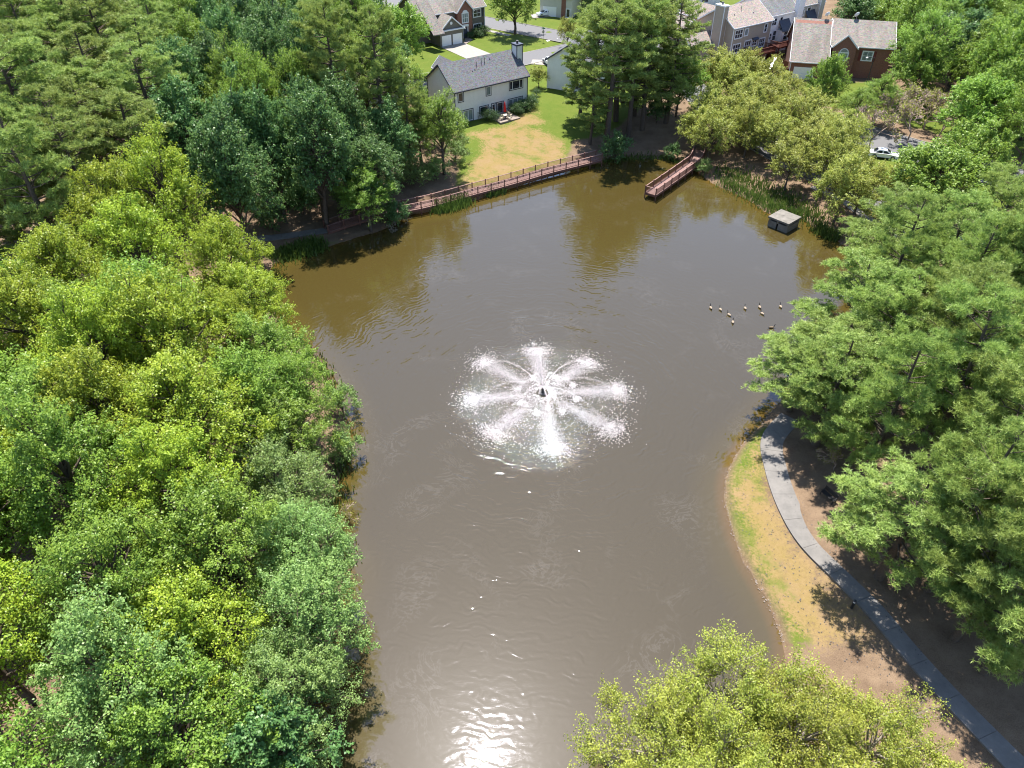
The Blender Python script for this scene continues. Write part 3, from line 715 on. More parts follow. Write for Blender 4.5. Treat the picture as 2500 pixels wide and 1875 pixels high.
aw = MB().prism([(10.3 + .9 * math.cos(a), 5.2 + .8 * math.sin(a)) for a in np.linspace(0, math.pi, 11)], 'y', 2.54, 2.6).build('arch_frame', M['white_trim'], hd)
MB().prism([(10.3 + .7 * math.cos(a), 5.25 + .62 * math.sin(a)) for a in np.linspace(0, math.pi, 11)], 'y', 2.51, 2.54).build('pane', M['curtain_glass'], aw)
window(hd, (14.3, 4.0, 3.5), AX, NY, 2.0, 1.8, 2, 2, 'white_trim', 'white_trim', 'curtain_glass', .1)
for x in (13.55, 16.5): MB().box(x, x + .5, 3.93, 4.0, 3.4, 5.4).build('shutter', M['burgundy'], hd)
def dish(p, label):
    d = empty('satellite_dish', p, RAD(200), label, 'dish')
    MB().tube([(0, 0, 0), (0, 0, .9)], [.04, .04], 6).build('mast', M['sign_back'], d)
    o = MB().lathe([(.02, .0), (.3, .05), (.55, .16), (.57, .2), (.3, .09), (.02, .04)], 14).build('reflector', M['white_trim'], d, True)
    o.matrix_local = Matrix.Translation((0, .05, 1.0)) @ Matrix.Rotation(RAD(60), 4, 'X')
    MB().tube([(0, .05, .85), (0, -.5, 1.05)], [.02, .02], 5).build('feed_arm', M['sign_back'], d)
dish(Vector(DL) + bx_ * 12.2 + by_ * 10.5 + Vector((0, 0, 9.75)), 'white satellite dish on the middle of the brick house roof ridge')
dish(Vector(DL) + bx_ * 6.2 + by_ * 10 + Vector((0, 0, 9.6)), 'white satellite dish at the left end of the brick house ridge')

# --- houses seen in glimpses
hh_ = house('house', G(815, 260), RAD(12), 'cream house with tan roof glimpsed between the dark trees')
gable_walls(hh_, -2, 15, 0, 11, -.3, 3.2, 6.6, M['cream_siding']); gable_roof(hh_, -2, 15, 0, 11, 3.2, 6.6, .4, M['tan_roof'], M['white_trim'])
window(hh_, (2, 0, .9), AX, NY, 2.2, 1.4, 2, 2, 'white_trim', 'white_trim'); window(hh_, (9, 0, .9), AX, NY, 2.2, 1.4, 2, 2, 'white_trim', 'white_trim')
hf = house('house', P(1318, 38, 2), RAD(-20), 'white garage house beside the parked sedan at the top edge')
gable_walls(hf, 0, 9, 0, 9, -.3, 5.0, 8, M['cream_siding']); gable_roof(hf, 0, 9, 0, 9, 5.0, 8, .4, M['brown_roof'], M['white_trim'])
d = MB().box(.8, 4.6, -.06, 0, 0, 2.4).build('garage_door', M['garage_door'], hf)
MB().box(6.0, 7.2, -.12, 0, -.2, 4.9).build('brick_pier', M['brick'], hf); window(hf, (7.4, 0, .2), AX, NY, 1.0, 2.0, 1, 1, 'white_trim', 'white_trim')
hj = house('house', P(1650, 12, 2), RAD(-10), 'pale house behind the parked cars at the top edge')
gable_walls(hj, 0, 12, 0, 9, -.3, 5.0, 8, M['white_siding']); gable_roof(hj, 0, 12, 0, 9, 5.0, 8, .4, M['slate_roof'], M['white_trim'])
window(hj, (2, 0, 1), AX, NY, 1.8, 1.5, 2, 2, 'white_trim', 'white_trim'); window(hj, (7, 0, 1), AX, NY, 1.8, 1.5, 2, 2, 'white_trim', 'white_trim')
drive('driveway', [P(1675, 66, 2), P(1742, 52, 2), P(1748, 40, 2), P(1660, 40, 2)])
drive('driveway', [P(1300, 45, 2), P(1368, 38, 2), P(1356, 28, 2), P(1296, 36, 2)])

# ------------------------------------------------------------------ patio things
pc = hpt((-10.41, 136.5, hz), 8.6, -2.4)
drive('patio', [hpt((-10.41, 136.5, hz), a, b_) for a, b_ in ((7.2, -.05), (7.0, -4.4), (11.6, -4.4), (11.6, -.05))], M['patio'])
pz = hz + .09
PH = lambda a, b_: hpt((-10.41, 136.5, pz), a, b_)
tb = empty('patio_table', PH(9.0, -3.0), YAW, 'small dark patio table beside the red umbrella', 'table')
MB().box(-.6, .6, -.45, .45, .68, .74).build('table_top', M['chair_cream'], tb)
for x in (-.5, .5):
    for y in (-.36, .36): MB().box(x - .04, x + .04, y - .04, y + .04, 0, .68).build('leg', M['dark_metal'], tb)
um = empty('patio_umbrella', PH(9.75, -1.9), 0, 'closed red patio umbrella standing by the back door', 'umbrella')
MB().tube([(0, 0, 0), (0, 0, 2.75)], [.03, .03], 6).build('pole', M['dark_metal'], um)
MB().lathe([(.05, 2.7), (.12, 2.45), (.2, 1.9), (.27, 1.2), (.32, .9), (.26, .86), (.05, .9)], 10).build('canopy', M['red_cloth'], um, True)
MB().lathe([(.3, 0), (.3, .08), (.05, .14)], 10).build('base', M['dark_metal'], um)
for a, b_, r_, lb in ((8.0, -3.2, 90, 'cream patio chair left of the patio table'), (9.3, -4.0, 170, 'cream patio chair nearest the pond by the table'), (10.3, -2.9, -80, 'cream patio chair right of the patio table'), (10.6, -2.0, -60, 'cream patio chair behind the red umbrella')):
    c_ = empty('patio_chair', PH(a, b_), YAW + RAD(r_), lb, 'chair', 'patio chairs')
    MB().box(-.28, .28, -.28, .28, .40, .46).build('seat', M['chair_cream'], c_)
    MB().add([(-.28, -.25, .46), (.28, -.25, .46), (.28, -.38, 1.0), (-.28, -.38, 1.0), (-.28, -.29, .46), (.28, -.29, .46), (.28, -.42, 1.0), (-.28, -.42, 1.0)], [(0, 1, 2, 3), (7, 6, 5, 4), (0, 4, 5, 1), (1, 5, 6, 2), (2, 6, 7, 3), (3, 7, 4, 0)]).build('backrest', M['chair_cream'], c_)
    for x in (-.26, .26):
        MB().box(x - .03, x + .03, -.3, .28, .62, .66).build('armrest', M['chair_cream'], c_)
        for y in (-.24, .25): MB().box(x - .025, x + .025, y - .025, y + .025, 0, .64 if y > 0 else .42).build('leg', M['chair_cream'], c_)

# ------------------------------------------------------------------ fence, slide, lamps, sign
def fence(a, b_, h, label):
    a, b_ = Vector(a), Vector(b_); L = (b_ - a).length; f = empty('wooden_fence', a, math.atan2(b_.y - a.y, b_.x - a.x), label, 'fence')
    k = 0; n = int(L / .16)
    mb = MB()
    for i in range(n): mb.box(i * .16, i * .16 + .145, -.012, .012, 0, h - .02 * ((i * 7) % 3))
    tag(mb.build('boards', M['fence_wood'], f), kind='stuff')
    for i in range(int(L / 2.4) + 1): MB().box(i * 2.4 - .05, i * 2.4 + .05, .02, .12, 0, h + .05).build('post', M['fence_wood'], f)
    for z in (.4, h - .3): MB().box(0, L, .015, .06, z, z + .09).build('rail', M['fence_wood'], f)
fence(P(1869, 148, 2), P(1930, 178, 2), 1.9, 'tall reddish brown board fence running beside the tan town house')
fence(P(1880, 200, 2), P(1928, 186, 2), 1.8, 'low brown board fence closing the yard next to the brick garage')
sl = empty('playground_slide', P(1884, 166, 2), RAD(60), 'shiny pale slide leaning in the fenced yard', 'slide')
MB().bar((-1.3, 0, .1), (1.5, 0, 1.75), .45, .05).build('chute', M['slide_metal'], sl)
MB().bar((-1.3, .24, .16), (1.5, .24, 1.83), .05, .16).bar((-1.3, -.24, .16), (1.5, -.24, 1.83), .05, .16).build('side_rails', M['slide_metal'], sl)
for y in (-.22, .22): MB().bar((1.9, y, 0), (1.45, y, 1.8), .05, .05, (0, 1, 0)).build('leg', M['slide_metal'], sl)
lp = empty('street_lamp', P(2115, 206, 2), 0, 'dark curved street lamp in front of the brick house', 'lamp')
MB().tube([(0, 0, -.2), (0, 0, 5.2)], [.12, .08], 8).build('pole', M['dark_metal'], lp)
MB().tube([(0, 0, 5.0), (-.4, -.1, 5.3), (-1.0, -.2, 5.55), (-1.5, -.3, 5.5)], [.05] * 4, 6).build('arm', M['dark_metal'], lp)
MB().lathe([(.05, .12), (.22, .02), (.26, -.12), (.1, -.16)], 10, (-1.6, -.3, 5.45)).build('lamp_head', M['lamp_lens'], lp, True)
MB().lathe([(.1, 0), (.12, .1), (.04, .25)], 8, (0, 0, 5.2)).build('finial', M['dark_metal'], lp)
ss = empty('stop_sign', P(1326, 103, 2), RAD(25), 'stop sign with green street names seen from behind', 'sign')
MB().tube([(0, 0, -.1), (0, 0, 3.2)], [.04, .04], 6).build('post', M['dark_metal'], ss)
oc = [(.38 * math.cos(RAD(22.5 + 45 * k)), 2.35 + .38 * math.sin(RAD(22.5 + 45 * k))) for k in range(8)]
MB().prism(oc, 'y', .05, .07).build('sign_back', M['sign_back'], ss); MB().prism(oc, 'y', .071, .08).build('sign_face', M['sign_red'], ss)
MB().box(-.5, .5, -.01, .01, 2.95, 3.15).build('street_name', M['sign_green'], ss); MB().box(-.01, .01, -.5, .5, 3.17, 3.37).build('street_name', M['sign_green'], ss)
lp2 = empty('street_lamp', P(1708, 68, 2), 0, 'slim dark lamp post beside the parked dark car', 'lamp')
MB().tube([(0, 0, -.2), (0, 0, 7.5)], [.1, .06], 8).build('pole', M['dark_metal'], lp2)
MB().tube([(0, 0, 7.3), (-.8, 0, 7.7), (-1.6, 0, 7.7)], [.04] * 3, 6).build('arm', M['dark_metal'], lp2)
MB().lathe([(.05, .12), (.2, .02), (.2, -.1), (.1, -.14)], 8, (-1.7, 0, 7.7)).build('lamp_head', M['lamp_lens'], lp2)

# ------------------------------------------------------------------ cars
def car(p, yaw, paint, label, suv=False, name='parked_car'):
    c_ = empty(name, p, yaw, label, 'car'); L, w = (4.8, 1.9) if suv else (4.7, 1.82)
    top = 1.75 if suv else 1.45; belt = 1.05 if suv else .92
    low = [(-L / 2, .35), (-L / 2 + .05, .75), (-L / 2 + .12, belt - .02), (-.75 * L / 2, belt), (.38 * L / 2, belt), (.85 * L / 2, belt - .14), (L / 2 - .03, .68), (L / 2, .35), (L / 2 - .25, .25), (-L / 2 + .25, .25)]
    mb = MB(); n = len(low)
    for sgn in (1,):
        vs_ = [(x, s * w / 2 * k, z) for s, k in ((-1, .93), (-1, 1), (1, 1), (1, .93)) for x, z in [(a * (1 if k == 1 else .985), b_ if (k == 1) else b_ + .0) for a, b_ in low]]
        rows = []
        vs_ = []
        for s, k, dz in ((-1, .86, .05), (-1, 1.0, 0), (1, 1.0, 0), (1, .86, .05)):
            for x, z in low: vs_.append((x * (1 if k == 1 else 1.0), s * w / 2 * k, z + (dz if z > .8 else 0)))
        fs = []
        for r_ in range(3):
            for i in range(n): fs.append((r_ * n + i, r_ * n + (i + 1) % n, (r_ + 1) * n + (i + 1) % n, (r_ + 1) * n + i))
        fs += [tuple(range(n)), tuple(range(4 * n - 1, 3 * n - 1, -1))]
        mb.add(vs_, fs)
    mb.build('body', paint, c_)
    if suv: cab = [(-.93 * L / 2, belt), (-.86 * L / 2, top - .12), (-.74 * L / 2, top), (.1 * L / 2, top), (.2 * L / 2, top - .06), (.48 * L / 2, belt)]
    else: cab = [(-.72 * L / 2, belt), (-.42 * L / 2, top - .04), (-.3 * L / 2, top), (.06 * L / 2, top), (.14 * L / 2, top - .04), (.48 * L / 2, belt)]
    def wy_(z): return w / 2 * (.93 - .2 * (z - belt) / (top - belt))
    mb = MB(); k = len(cab); vs_ = [(x, s * wy_(z), z) for s in (-1, 1) for x, z in cab]
    mb.add(vs_, [tuple(range(k)), tuple(range(2 * k - 1, k - 1, -1))] + [(i, i + k, (i + 1) % k + k, (i + 1) % k) for i in range(k)])
    cb = mb.build('cabin', paint, c_)
    for s in (-1, 1):
        for x0, x1 in ((.02, .48), (.52, .96)):
            za, zb = belt + .05, top - .12
            def edge_x(f, z):
                tt = (z - belt) / (top - belt); a = cab[0][0] + (cab[2][0] - cab[0][0]) * min(1, tt); b_ = cab[-1][0] + (cab[-3][0] - cab[-1][0]) * min(1, tt)
                return a + (b_ - a) * f
            MB().add([(edge_x(f, z), s * (wy_(z) + .012), z) for f, z in ((x0 + .02, za), (x1 - .02, za), (x1 - .04, zb), (x0 + .04, zb))], [(0, 1, 2, 3)]).build('side_window', M['glass'], cb)
    for a, b_, nm in ((cab[0], cab[1], 'rear_window'), (cab[-1], cab[-2], 'windscreen')):
        dx = -.015 if nm == 'rear_window' else .015
        pts = [(a[0] + (b_[0] - a[0]) * f + dx, s * wy_(a[1] + (b_[1] - a[1]) * f) * .9, a[1] + (b_[1] - a[1]) * f + .012) for f, s in ((.08, -1), (.08, 1), (.92, 1), (.92, -1))]
        MB().add(pts, [(0, 1, 2, 3)]).build(nm, M['glass'], cb)
    for x in (-.6 * L / 2, .62 * L / 2):
        for s in (-1, 1):
            R_w = .37 if suv else .33
            m_ = Matrix.Translation((x, s * (w / 2 - .09), R_w)) @ Matrix.Rotation(RAD(90), 4, 'X')
            wh = MB().lathe([(R_w * .6, -.11), (R_w, -.1), (R_w, .1), (R_w * .6, .11)], 14).build('wheel', M['tyre'], c_); wh.matrix_local = m_
            MB().lathe([(R_w * .62, -.125), (R_w * .62, .125)], 10).build('rim', M['rim'], wh)
    for s in (-1, 1):
        MB().box(L / 2 - .14, L / 2 + .005, s * w * .36 - .2, s * w * .36 + .2, .6, .72).build('headlight', M['lamp_lens'], c_)
        MB().box(-L / 2 - .005, -L / 2 + .1, s * w * .38 - .16, s * w * .38 + .16, .72, .86).build('tail_light', M['tail_lens'], c_)
    return c_
car(P(1331, 38, 2.1), RAD(205), M['car_white'], 'white sedan parked by the white garage at the top edge')
car(P(1342, 158, 2.12), RAD(110), M['car_white'], 'white sport utility car parked next to the half hidden house', True)
car(P(1692, 51, 2.1), RAD(-28), M['car_dark'], 'dark grey sedan parked on the driveway at the top')
car(P(1658, 37, 2.1), RAD(-28), M['car_white'], 'white car parked behind the dark sedan at the top')
car(P(2155, 384, 2.1), RAD(-20), M['car_white'], 'white car on the street behind the olive trees', name='car')

# ------------------------------------------------------------------ boardwalk and pier
def walkway(name, pts, width, label, cat, end_rail=False, ramp=0):
    """pts = 3-D deck points; boards, posts, rails, balusters"""
    pts = [Vector(p) for p in pts]; o = pts[0].copy(); o.z = 0
    root = empty(name, o, 0, label, cat)
    path = [p - o for p in pts]; S = [0]
    for a, b_ in zip(path[:-1], path[1:]): S.append(S[-1] + (b_ - a).length)
    def at_(s):
        i = min(max(int(np.searchsorted(S, s)) - 1, 0), len(path) - 2); f = (s - S[i]) / (S[i + 1] - S[i]); return path[i].lerp(path[i + 1], f)
    def nrm(s):
        d = at_(min(s + .6, S[-1])) - at_(max(s - .6, 0)); d.z = 0; d.normalize(); return Vector((-d.y, d.x, 0))
    L = S[-1]; nb = int(L / .30)
    hw_ = width / 2
    for i in range(nb):
        a, b_ = i * L / nb + .012, (i + 1) * L / nb - .012
        pa, pb, na, nb_ = at_(a), at_(b_), nrm(a), nrm(b_); vs_ = []
        for dz in (0, -.05):
            for p_, n_ in ((pa, na), (pb, nb_)): vs_ += [p_ + n_ * hw_ + Vector((0, 0, dz)), p_ - n_ * hw_ + Vector((0, 0, dz))]
        MB().add(vs_, [(0, 1, 3, 2), (4, 6, 7, 5), (0, 4, 5, 1), (1, 5, 7, 3), (3, 7, 6, 2), (2, 6, 4, 0)]).build('board', M['deck_board'], root)
    npst = max(2, round(L / 2.5) + 1); ss_ = [k * L / (npst - 1) for k in range(npst)]
    for sg in (1, -1):
        bal = MB()
        for k, s in enumerate(ss_):
            p_ = at_(s) + nrm(s) * (hw_ - .04) * sg; q = o + p_; zb = min(gz(q.x, q.y), 0.0) - .3
            po = MB().box(p_.x - .075, p_.x + .075, p_.y - .075, p_.y + .075, max(zb, -1.2), p_.z + 1.12).build('post', M['deck_wood'], root)
            MB().box(p_.x - .1, p_.x + .1, p_.y - .1, p_.y + .1, p_.z + 1.12, p_.z + 1.18).build('cap', M['deck_wood'], po)
            if k == 0: continue
            s0 = ss_[k - 1]; a = at_(s0) + nrm(s0) * (hw_ - .04) * sg; b_ = p_
            U = Vector((0, 0, 1))
            MB().bar(a + U * 1.05, b_ + U * 1.05, .15, .05).build('handrail', M['deck_board'], root)
            MB().bar(a + U * .16, b_ + U * .16, .05, .09).build('lower_rail', M['deck_wood'], root)
            MB().bar(a - U * .17 + nrm(s) * .06 * sg, b_ - U * .17 + nrm(s) * .06 * sg, .05, .3).build('rim_joist', M['deck_wood'], root)
            m_ = int((b_ - a).length / .14)
            for j in range(1, m_):
                c_ = a.lerp(b_, j / m_); bal.box(c_.x - .02, c_.x + .02, c_.y - .02, c_.y + .02, c_.z + .1, c_.z + 1.04)
        tag(bal.build('balusters', M['deck_wood'], root), kind='stuff')
    if end_rail:
        a, b_ = path[0] + nrm(0) * hw_, path[0] - nrm(0) * hw_; U = Vector((0, 0, 1))
        MB().bar(a + U * 1.05, b_ + U * 1.05, .15, .05).build('handrail', M['deck_board'], root)
        MB().bar(a - U * .2, b_ - U * .2, .06, .36).build('rim_joist', M['deck_wood'], root)
        bal = MB()
        for j in range(1, 13): c_ = a.lerp(b_, j / 13); bal.box(c_.x - .02, c_.x + .02, c_.y - .02, c_.y + .02, c_.z + .0, c_.z + 1.04)
        tag(bal.build('balusters', M['deck_wood'], root), kind='stuff')
    return root
bw = []
for (u, v), z in zip([(797, 561), (842, 545), (925, 521), (1035, 501), (1150, 470), (1243, 445), (1327, 420), (1390, 404), (1462, 386)], (.55, .85, 1.0, 1.0, 1.0, 1.0, 1.05, 1.1, 1.1)):
    bw.append(tuple(P(u, v, z)))
bw = [tuple(p) for p in spline(bw, 3, False)]
walkway('boardwalk', bw, 1.9, 'long reddish timber boardwalk with railings along the far shore', 'boardwalk')
pr = [P(1588, 473, .95), P(1640, 437, .95), P(1696, 397, 1.0), P(1703, 383, 1.15), P(1708, 366, 1.35)]
walkway('fishing_pier', pr, 2.0, 'reddish timber fishing pier with railings reaching into the pond', 'pier', True)

# ------------------------------------------------------------------ outlet box
ob = empty('outlet_structure', (40.4, 98.0, 0), RAD(42), 'square weathered concrete outlet box standing in the pond', 'outlet box')
S_ = 3.2
for a, b_ in ((.0, 1.55), (1.85, S_)): MB().box(0, .28, a, b_, -1.2, 1.0).build('wall_panel', M['old_concrete'], ob)
MB().box(.281, S_, 0, .28, -1.2, 1.0).build('wall_panel', M['old_concrete'], ob); MB().box(.281, S_, S_ - .28, S_, -1.2, 1.0).build('wall_panel', M['old_concrete'], ob); MB().box(S_ - .28, S_ - .001, .281, S_ - .281, -1.2, 1.0).build('wall_panel', M['old_concrete'], ob)
for x, y in ((.0, 1.58), (S_ - .3, .02), (S_ - .3, S_ - .3), (.02, .02), (.02, S_ - .3)): MB().box(x + .02, x + .24, y, y + .24, .9, 1.32).build('pillar', M['old_concrete'], ob)
m_ = MB().box(-.12, S_ + .12, -.12, S_ + .12, 1.3, 1.58).build('lid', M['old_concrete'], ob)

# ------------------------------------------------------------------ fountain
rngF = np.random.default_rng(5)
def flecks(pos, size, flat=.6):
    n = len(pos); s = size[:, None]
    off = np.array([[1, 0, 0], [0, 1, 0], [-1, 0, 0], [0, -1, 0], [0, 0, flat], [0, 0, -flat]], float)
    a = rngF.uniform(0, 6.28, n); st = rngF.uniform(.7, 1.5, n)
    V = np.zeros((n, 6, 3))
    for k in range(6):
        ox, oy, oz = off[k]; V[:, k, 0] = (ox * np.cos(a) * st - oy * np.sin(a)) * size; V[:, k, 1] = (ox * np.sin(a) * st + oy * np.cos(a)) * size; V[:, k, 2] = oz * size
    V += pos[:, None, :]
    T = np.array([[0, 1, 4], [1, 2, 4], [2, 3, 4], [3, 0, 4]])
    F = (np.arange(n)[:, None, None] * 6 + T[None]).reshape(-1, 3)
    return V.reshape(-1, 3), F
fo = empty('fountain', FC, 0, 'floating pond fountain throwing an eight armed star of white spray', 'fountain')
MB().lathe([(.36, -.2), (.4, .04), (.34, .1), (.18, .14), (.12, .45), (.07, .5)], 16).build('float_body', M['dark_metal'], fo)
MB().lathe([(.1, .5), (.08, .75), (.12, .8), (.03, .84)], 10).build('nozzle', M['black_metal'], fo)
for k in range(4): a = RAD(45 + 90 * k); MB().box(-.07, .07, -.07, .07, .0, .12).build('light', M['sign_back'], fo).location = (.85 * math.cos(a), .85 * math.sin(a), 0)
outer_px = [(1312, 861), (1432, 888), (1504, 955), (1487, 1045), (1351, 1092), (1210, 1055), (1157, 977), (1184, 888)]
inner_px = [(1299, 926), (1355, 922), (1398, 942), (1407, 977), (1371, 1006), (1309, 1007), (1273, 985), (1263, 952)]
jets, jsz, spl, ssz = [], [], [], []
def jet(target, apex, n, spread, sz):
    T = target - FC; tt = np.sort(rngF.uniform(0, 1, n)); z = .8 + (4 * apex * tt * (1 - tt)) - .75 * tt
    w = spread * (.05 + tt ** 1.6)
    p = np.c_[T.x * tt, T.y * tt, z] + rngF.normal(0, 1, (n, 3)) * w[:, None] * np.array([1, 1, .8])
    p[:, 2] = np.maximum(p[:, 2], .02); jets.append(p); jsz.append(sz * rngF.uniform(.6, 1.3, n))
for (u, v) in outer_px:
    T = P(u, v, 0); d = T - FC; r = d.length; d.normalize(); pn = Vector((-d.y, d.x, 0)); ang = rngF.normal(0, .02)
    jet(T, 1.6, 520, .16, .024)
    n = 5800; rr = r * (.22 + .93 * rngF.beta(1.7, 1.25, n)); lat = rngF.normal(0, 1, n) * (.34 + .42 * (rr / r) ** 2)
    spl.append(np.c_[d.x * rr + pn.x * lat, d.y * rr + pn.y * lat, np.abs(rngF.normal(0, .05, n)) + .01]); ssz.append(rngF.uniform(.012, .031, n))
    n = 90; g = rngF.normal(0, .40, (n, 2)); spl.append(np.c_[d.x * r + g[:, 0], d.y * r + g[:, 1], np.abs(rngF.normal(0, .10, n)) + .02]); ssz.append(rngF.uniform(.03, .07, n))
    n = 420; rr = r * (.95 + np.abs(rngF.normal(0, .16, n))); lat = rngF.normal(0, 1.0, n); spl.append(np.c_[d.x * rr + pn.x * lat, d.y * rr + pn.y * lat, np.full(n, .012)]); ssz.append(rngF.uniform(.02, .06, n))  # sparse white flecks past the arm end, standing in for sun sparkle
for (u, v) in inner_px:
    T = P(u, v, 0); d = T - FC; r = d.length
    jet(T, 1.3, 340, .10, .022)
    n = 130; g = rngF.normal(0, .28, (n, 2)); spl.append(np.c_[d.x + g[:, 0], d.y + g[:, 1], np.abs(rngF.normal(0, .08, n)) + .02]); ssz.append(rngF.uniform(.03, .07, n))
n = 5200; rr = np.abs(rngF.normal(0, 2.9, n)) + .7; a = rngF.uniform(0, 6.283, n); spl.append(np.c_[rr * np.cos(a), rr * np.sin(a), np.full(n, .015)]); ssz.append(rngF.uniform(.018, .05, n))
n = 1300; rr = rngF.triangular(3.2, 8.5, 11.5, n); a = rngF.uniform(0, 6.283, n); keepm = rngF.uniform(0, 1, n) < np.where(np.sin(a) < .1, 1, .3)
spl.append(np.c_[rr * np.cos(a), rr * np.sin(a) - .5, np.full(n, .012)][keepm]); ssz.append(rngF.uniform(.02, .06, n)[keepm])  # white flecks modelled in place of sun glints on ripples, mostly camera side
for nm, ps, sz in (('water_jets', np.vstack(jets), np.hstack(jsz)), ('splash_and_glints', np.vstack(spl), np.hstack(ssz))):
    V, F_ = flecks(ps, sz); mm = mesh_np(nm, V, F_); mm.materials.append(M['foam']); tag(link(nm, mm, fo), kind='stuff')

# ------------------------------------------------------------------ geese
def goose_mesh():
    mb = MB(); secs = [(-.46, .01, .20), (-.38, .07, .20), (-.25, .15, .17), (-.05, .20, .14), (.15, .19, .13), (.28, .13, .14), (.36, .05, .17)]; n = 10; vs_ = []; fs = []
    for y, r, z in secs:
        for k in range(n):
            a = 2 * math.pi * k / n; vs_.append((r * math.cos(a), y, z + r * .78 * math.sin(a)))
    for i in range(len(secs) - 1):
        for k in range(n): fs.append((i * n + k, i * n + (k + 1) % n, (i + 1) * n + (k + 1) % n, (i + 1) * n + k))
    fs += [tuple(range(n - 1, -1, -1)), tuple(range((len(secs) - 1) * n, len(secs) * n))]
    mb.add(vs_, fs, 0)
    mb.tube([(0, .28, .18), (0, .36, .32), (0, .37, .47), (0, .40, .55), (0, .47, .57), (0, .56, .54)], [.07, .05, .04, .055, .05, .015], 8, 1)
    mb.add([(-.07, -.44, .2), (.07, -.44, .2), (.05, -.58, .23), (-.05, -.58, .23), (0, -.46, .26)], [(0, 1, 2, 3), (0, 4, 1), (1, 4, 2), (2, 4, 3), (3, 4, 0)], 1)
    return mb
gm = goose_mesh()
for (u, v), rz, lb, mt in (((1735.5, 751), 3, 'leftmost goose of the flock on the pond', 'goose_body'), ((1759, 755), 8, 'second goose from the left on the pond', 'goose_body'), ((1780, 768), 25, 'goose turned slightly left, third in the slanting line', 'goose_body'),
                           ((1789.5, 786), -12, 'goose lowest in the picture of the left four', 'goose_body'), ((1819.5, 752), 0, 'goose swimming alone in the middle of the flock', 'goose_body'), ((1855, 749), 0, 'upper goose of the right pair on the pond', 'goose_body'),
                           ((1861, 765), 22, 'lower goose of the right pair on the pond', 'goose_body'), ((1906, 748), 0, 'rightmost goose just above the pine branch tips', 'goose_body'), ((1884, 799), -80, 'brown goose seen from its side beside the right pines', 'goose_brown')):
    g_ = gm.build('goose', [M[mt], M['goose_black']], None, True); p_ = P(u, v, .1); g_.location = (p_.x, p_.y, -.03); g_.rotation_euler = (0, 0, RAD(rz)); g_.scale = (.85,) * 3
    tag(g_, lb, 'goose', 'geese on the pond')

# ------------------------------------------------------------------ bank furniture
bn = empty('park_bench', G(2020, 1218), RAD(-62), 'black metal bench beside the curving footpath', 'bench')
for k in range(5): MB().box(-.75, .75, -.22 + k * .095, -.14 + k * .095, .43, .46).build('slat', M['black_metal'], bn)
for k in range(4): MB().box(-.75, .75, .27 + k * .02, .30 + k * .02, .55 + k * .1, .62 + k * .1).build('slat', M['black_metal'], bn)
for x in (-.7, .7):
    MB().box(x - .03, x + .03, -.24, -.18, 0, .43).box(x - .03, x + .03, .2, .26, 0, .43).box(x - .03, x + .03, .24, .32, .43, 1.0).build('leg', M['black_metal'], bn)
    MB().box(x - .03, x + .03, -.25, .28, .64, .68).build('armrest', M['black_metal'], bn)
bl = empty('bollard_light', G(2079, 1484), 0, 'black bollard light beside the lower footpath', 'bollard')
MB().lathe([(.12, -.1), (.12, .72), (.1, .74)], 12).build('post', M['black_metal'], bl); MB().lathe([(.09, .74), (.09, .9)], 12).build('lens', M['lamp_lens'], bl); MB().lathe([(.13, .9), (.13, 1.0), (.06, 1.05)], 12).build('cap', M['black_metal'], bl)
pt = empty('picnic_table', G(2222, 1062), RAD(35), 'weathered slatted picnic table under the right pines', 'table')
for k in range(6): MB().box(-.95, .95, -.42 + k * .145, -.30 + k * .145, .72, .76).build('slat', M['chair_cream'], pt)
for s in (-1, 1):
    for k in (0, 1): MB().box(-.95, .95, s * .72 - .13 + k * .14, s * .72 - .01 + k * .14, .42, .46).build('seat_slat', M['chair_cream'], pt)
    MB().bar((s * .65, -.7, 0), (s * .65, -.2, .72), .06, .1).bar((s * .65, .7, 0), (s * .65, .2, .72), .06, .1).bar((s * .65, -.85, .38), (s * .65, .85, .38), .06, .1).build('leg', M['chair_cream'], pt)

# ------------------------------------------------------------------ vegetation prototypes
def rdirs(rng, n):
    v = rng.normal(0, 1, (n, 3)); return v / np.linalg.norm(v, axis=1)[:, None]
def leaf_cards(rng, pos, nrm, ln, wd):
    n = len(pos); nrm = nrm / np.linalg.norm(nrm, axis=1)[:, None]
    a = np.cross(nrm, rdirs(rng, n)); a /= np.linalg.norm(a, axis=1)[:, None] + 1e-9; b_ = np.cross(nrm, a)
    l = ln * rng.uniform(.7, 1.3, n)[:, None]; w = wd * rng.uniform(.7, 1.3, n)[:, None]
    fold = nrm * w * .22
    V = np.stack([pos - a * l * .5, pos + b_ * w * .5 - a * l * .05 + fold, pos + a * l * .5, pos - b_ * w * .5 - a * l * .05 + fold], 1).reshape(-1, 3)
    i = np.arange(n)[:, None] * 4
    return V, np.hstack([i, i + 1, i + 2, i + 3])
def tubes_mesh(name, tubes, mat):
    mb = MB()
    for pts, rad, n in tubes: mb.tube(pts, rad, n, cap=False)
    me = bpy.data.meshes.new(name); me.from_pydata(mb.v, [], mb.f); me.materials.append(mat); me.polygons.foreach_set('use_smooth', [True] * len(me.polygons)); me.update(); return me
def crown_mesh(name, V, F_, mat):
    me = mesh_np(name, V, F_); me.materials.append(mat); return me
def bent(rng, a, b_, k=4, amt=.12, sag=0.0):
    a, b_ = np.array(a, float), np.array(b_, float); L = np.linalg.norm(b_ - a); pts = []
    off = rng.normal(0, 1, 3) * amt * L
    for i in range(k + 1):
        t_ = i / k; s = math.sin(math.pi * t_); pts.append(tuple(a + (b_ - a) * t_ + off * s + np.array([0, 0, sag * L * s])))
    return pts
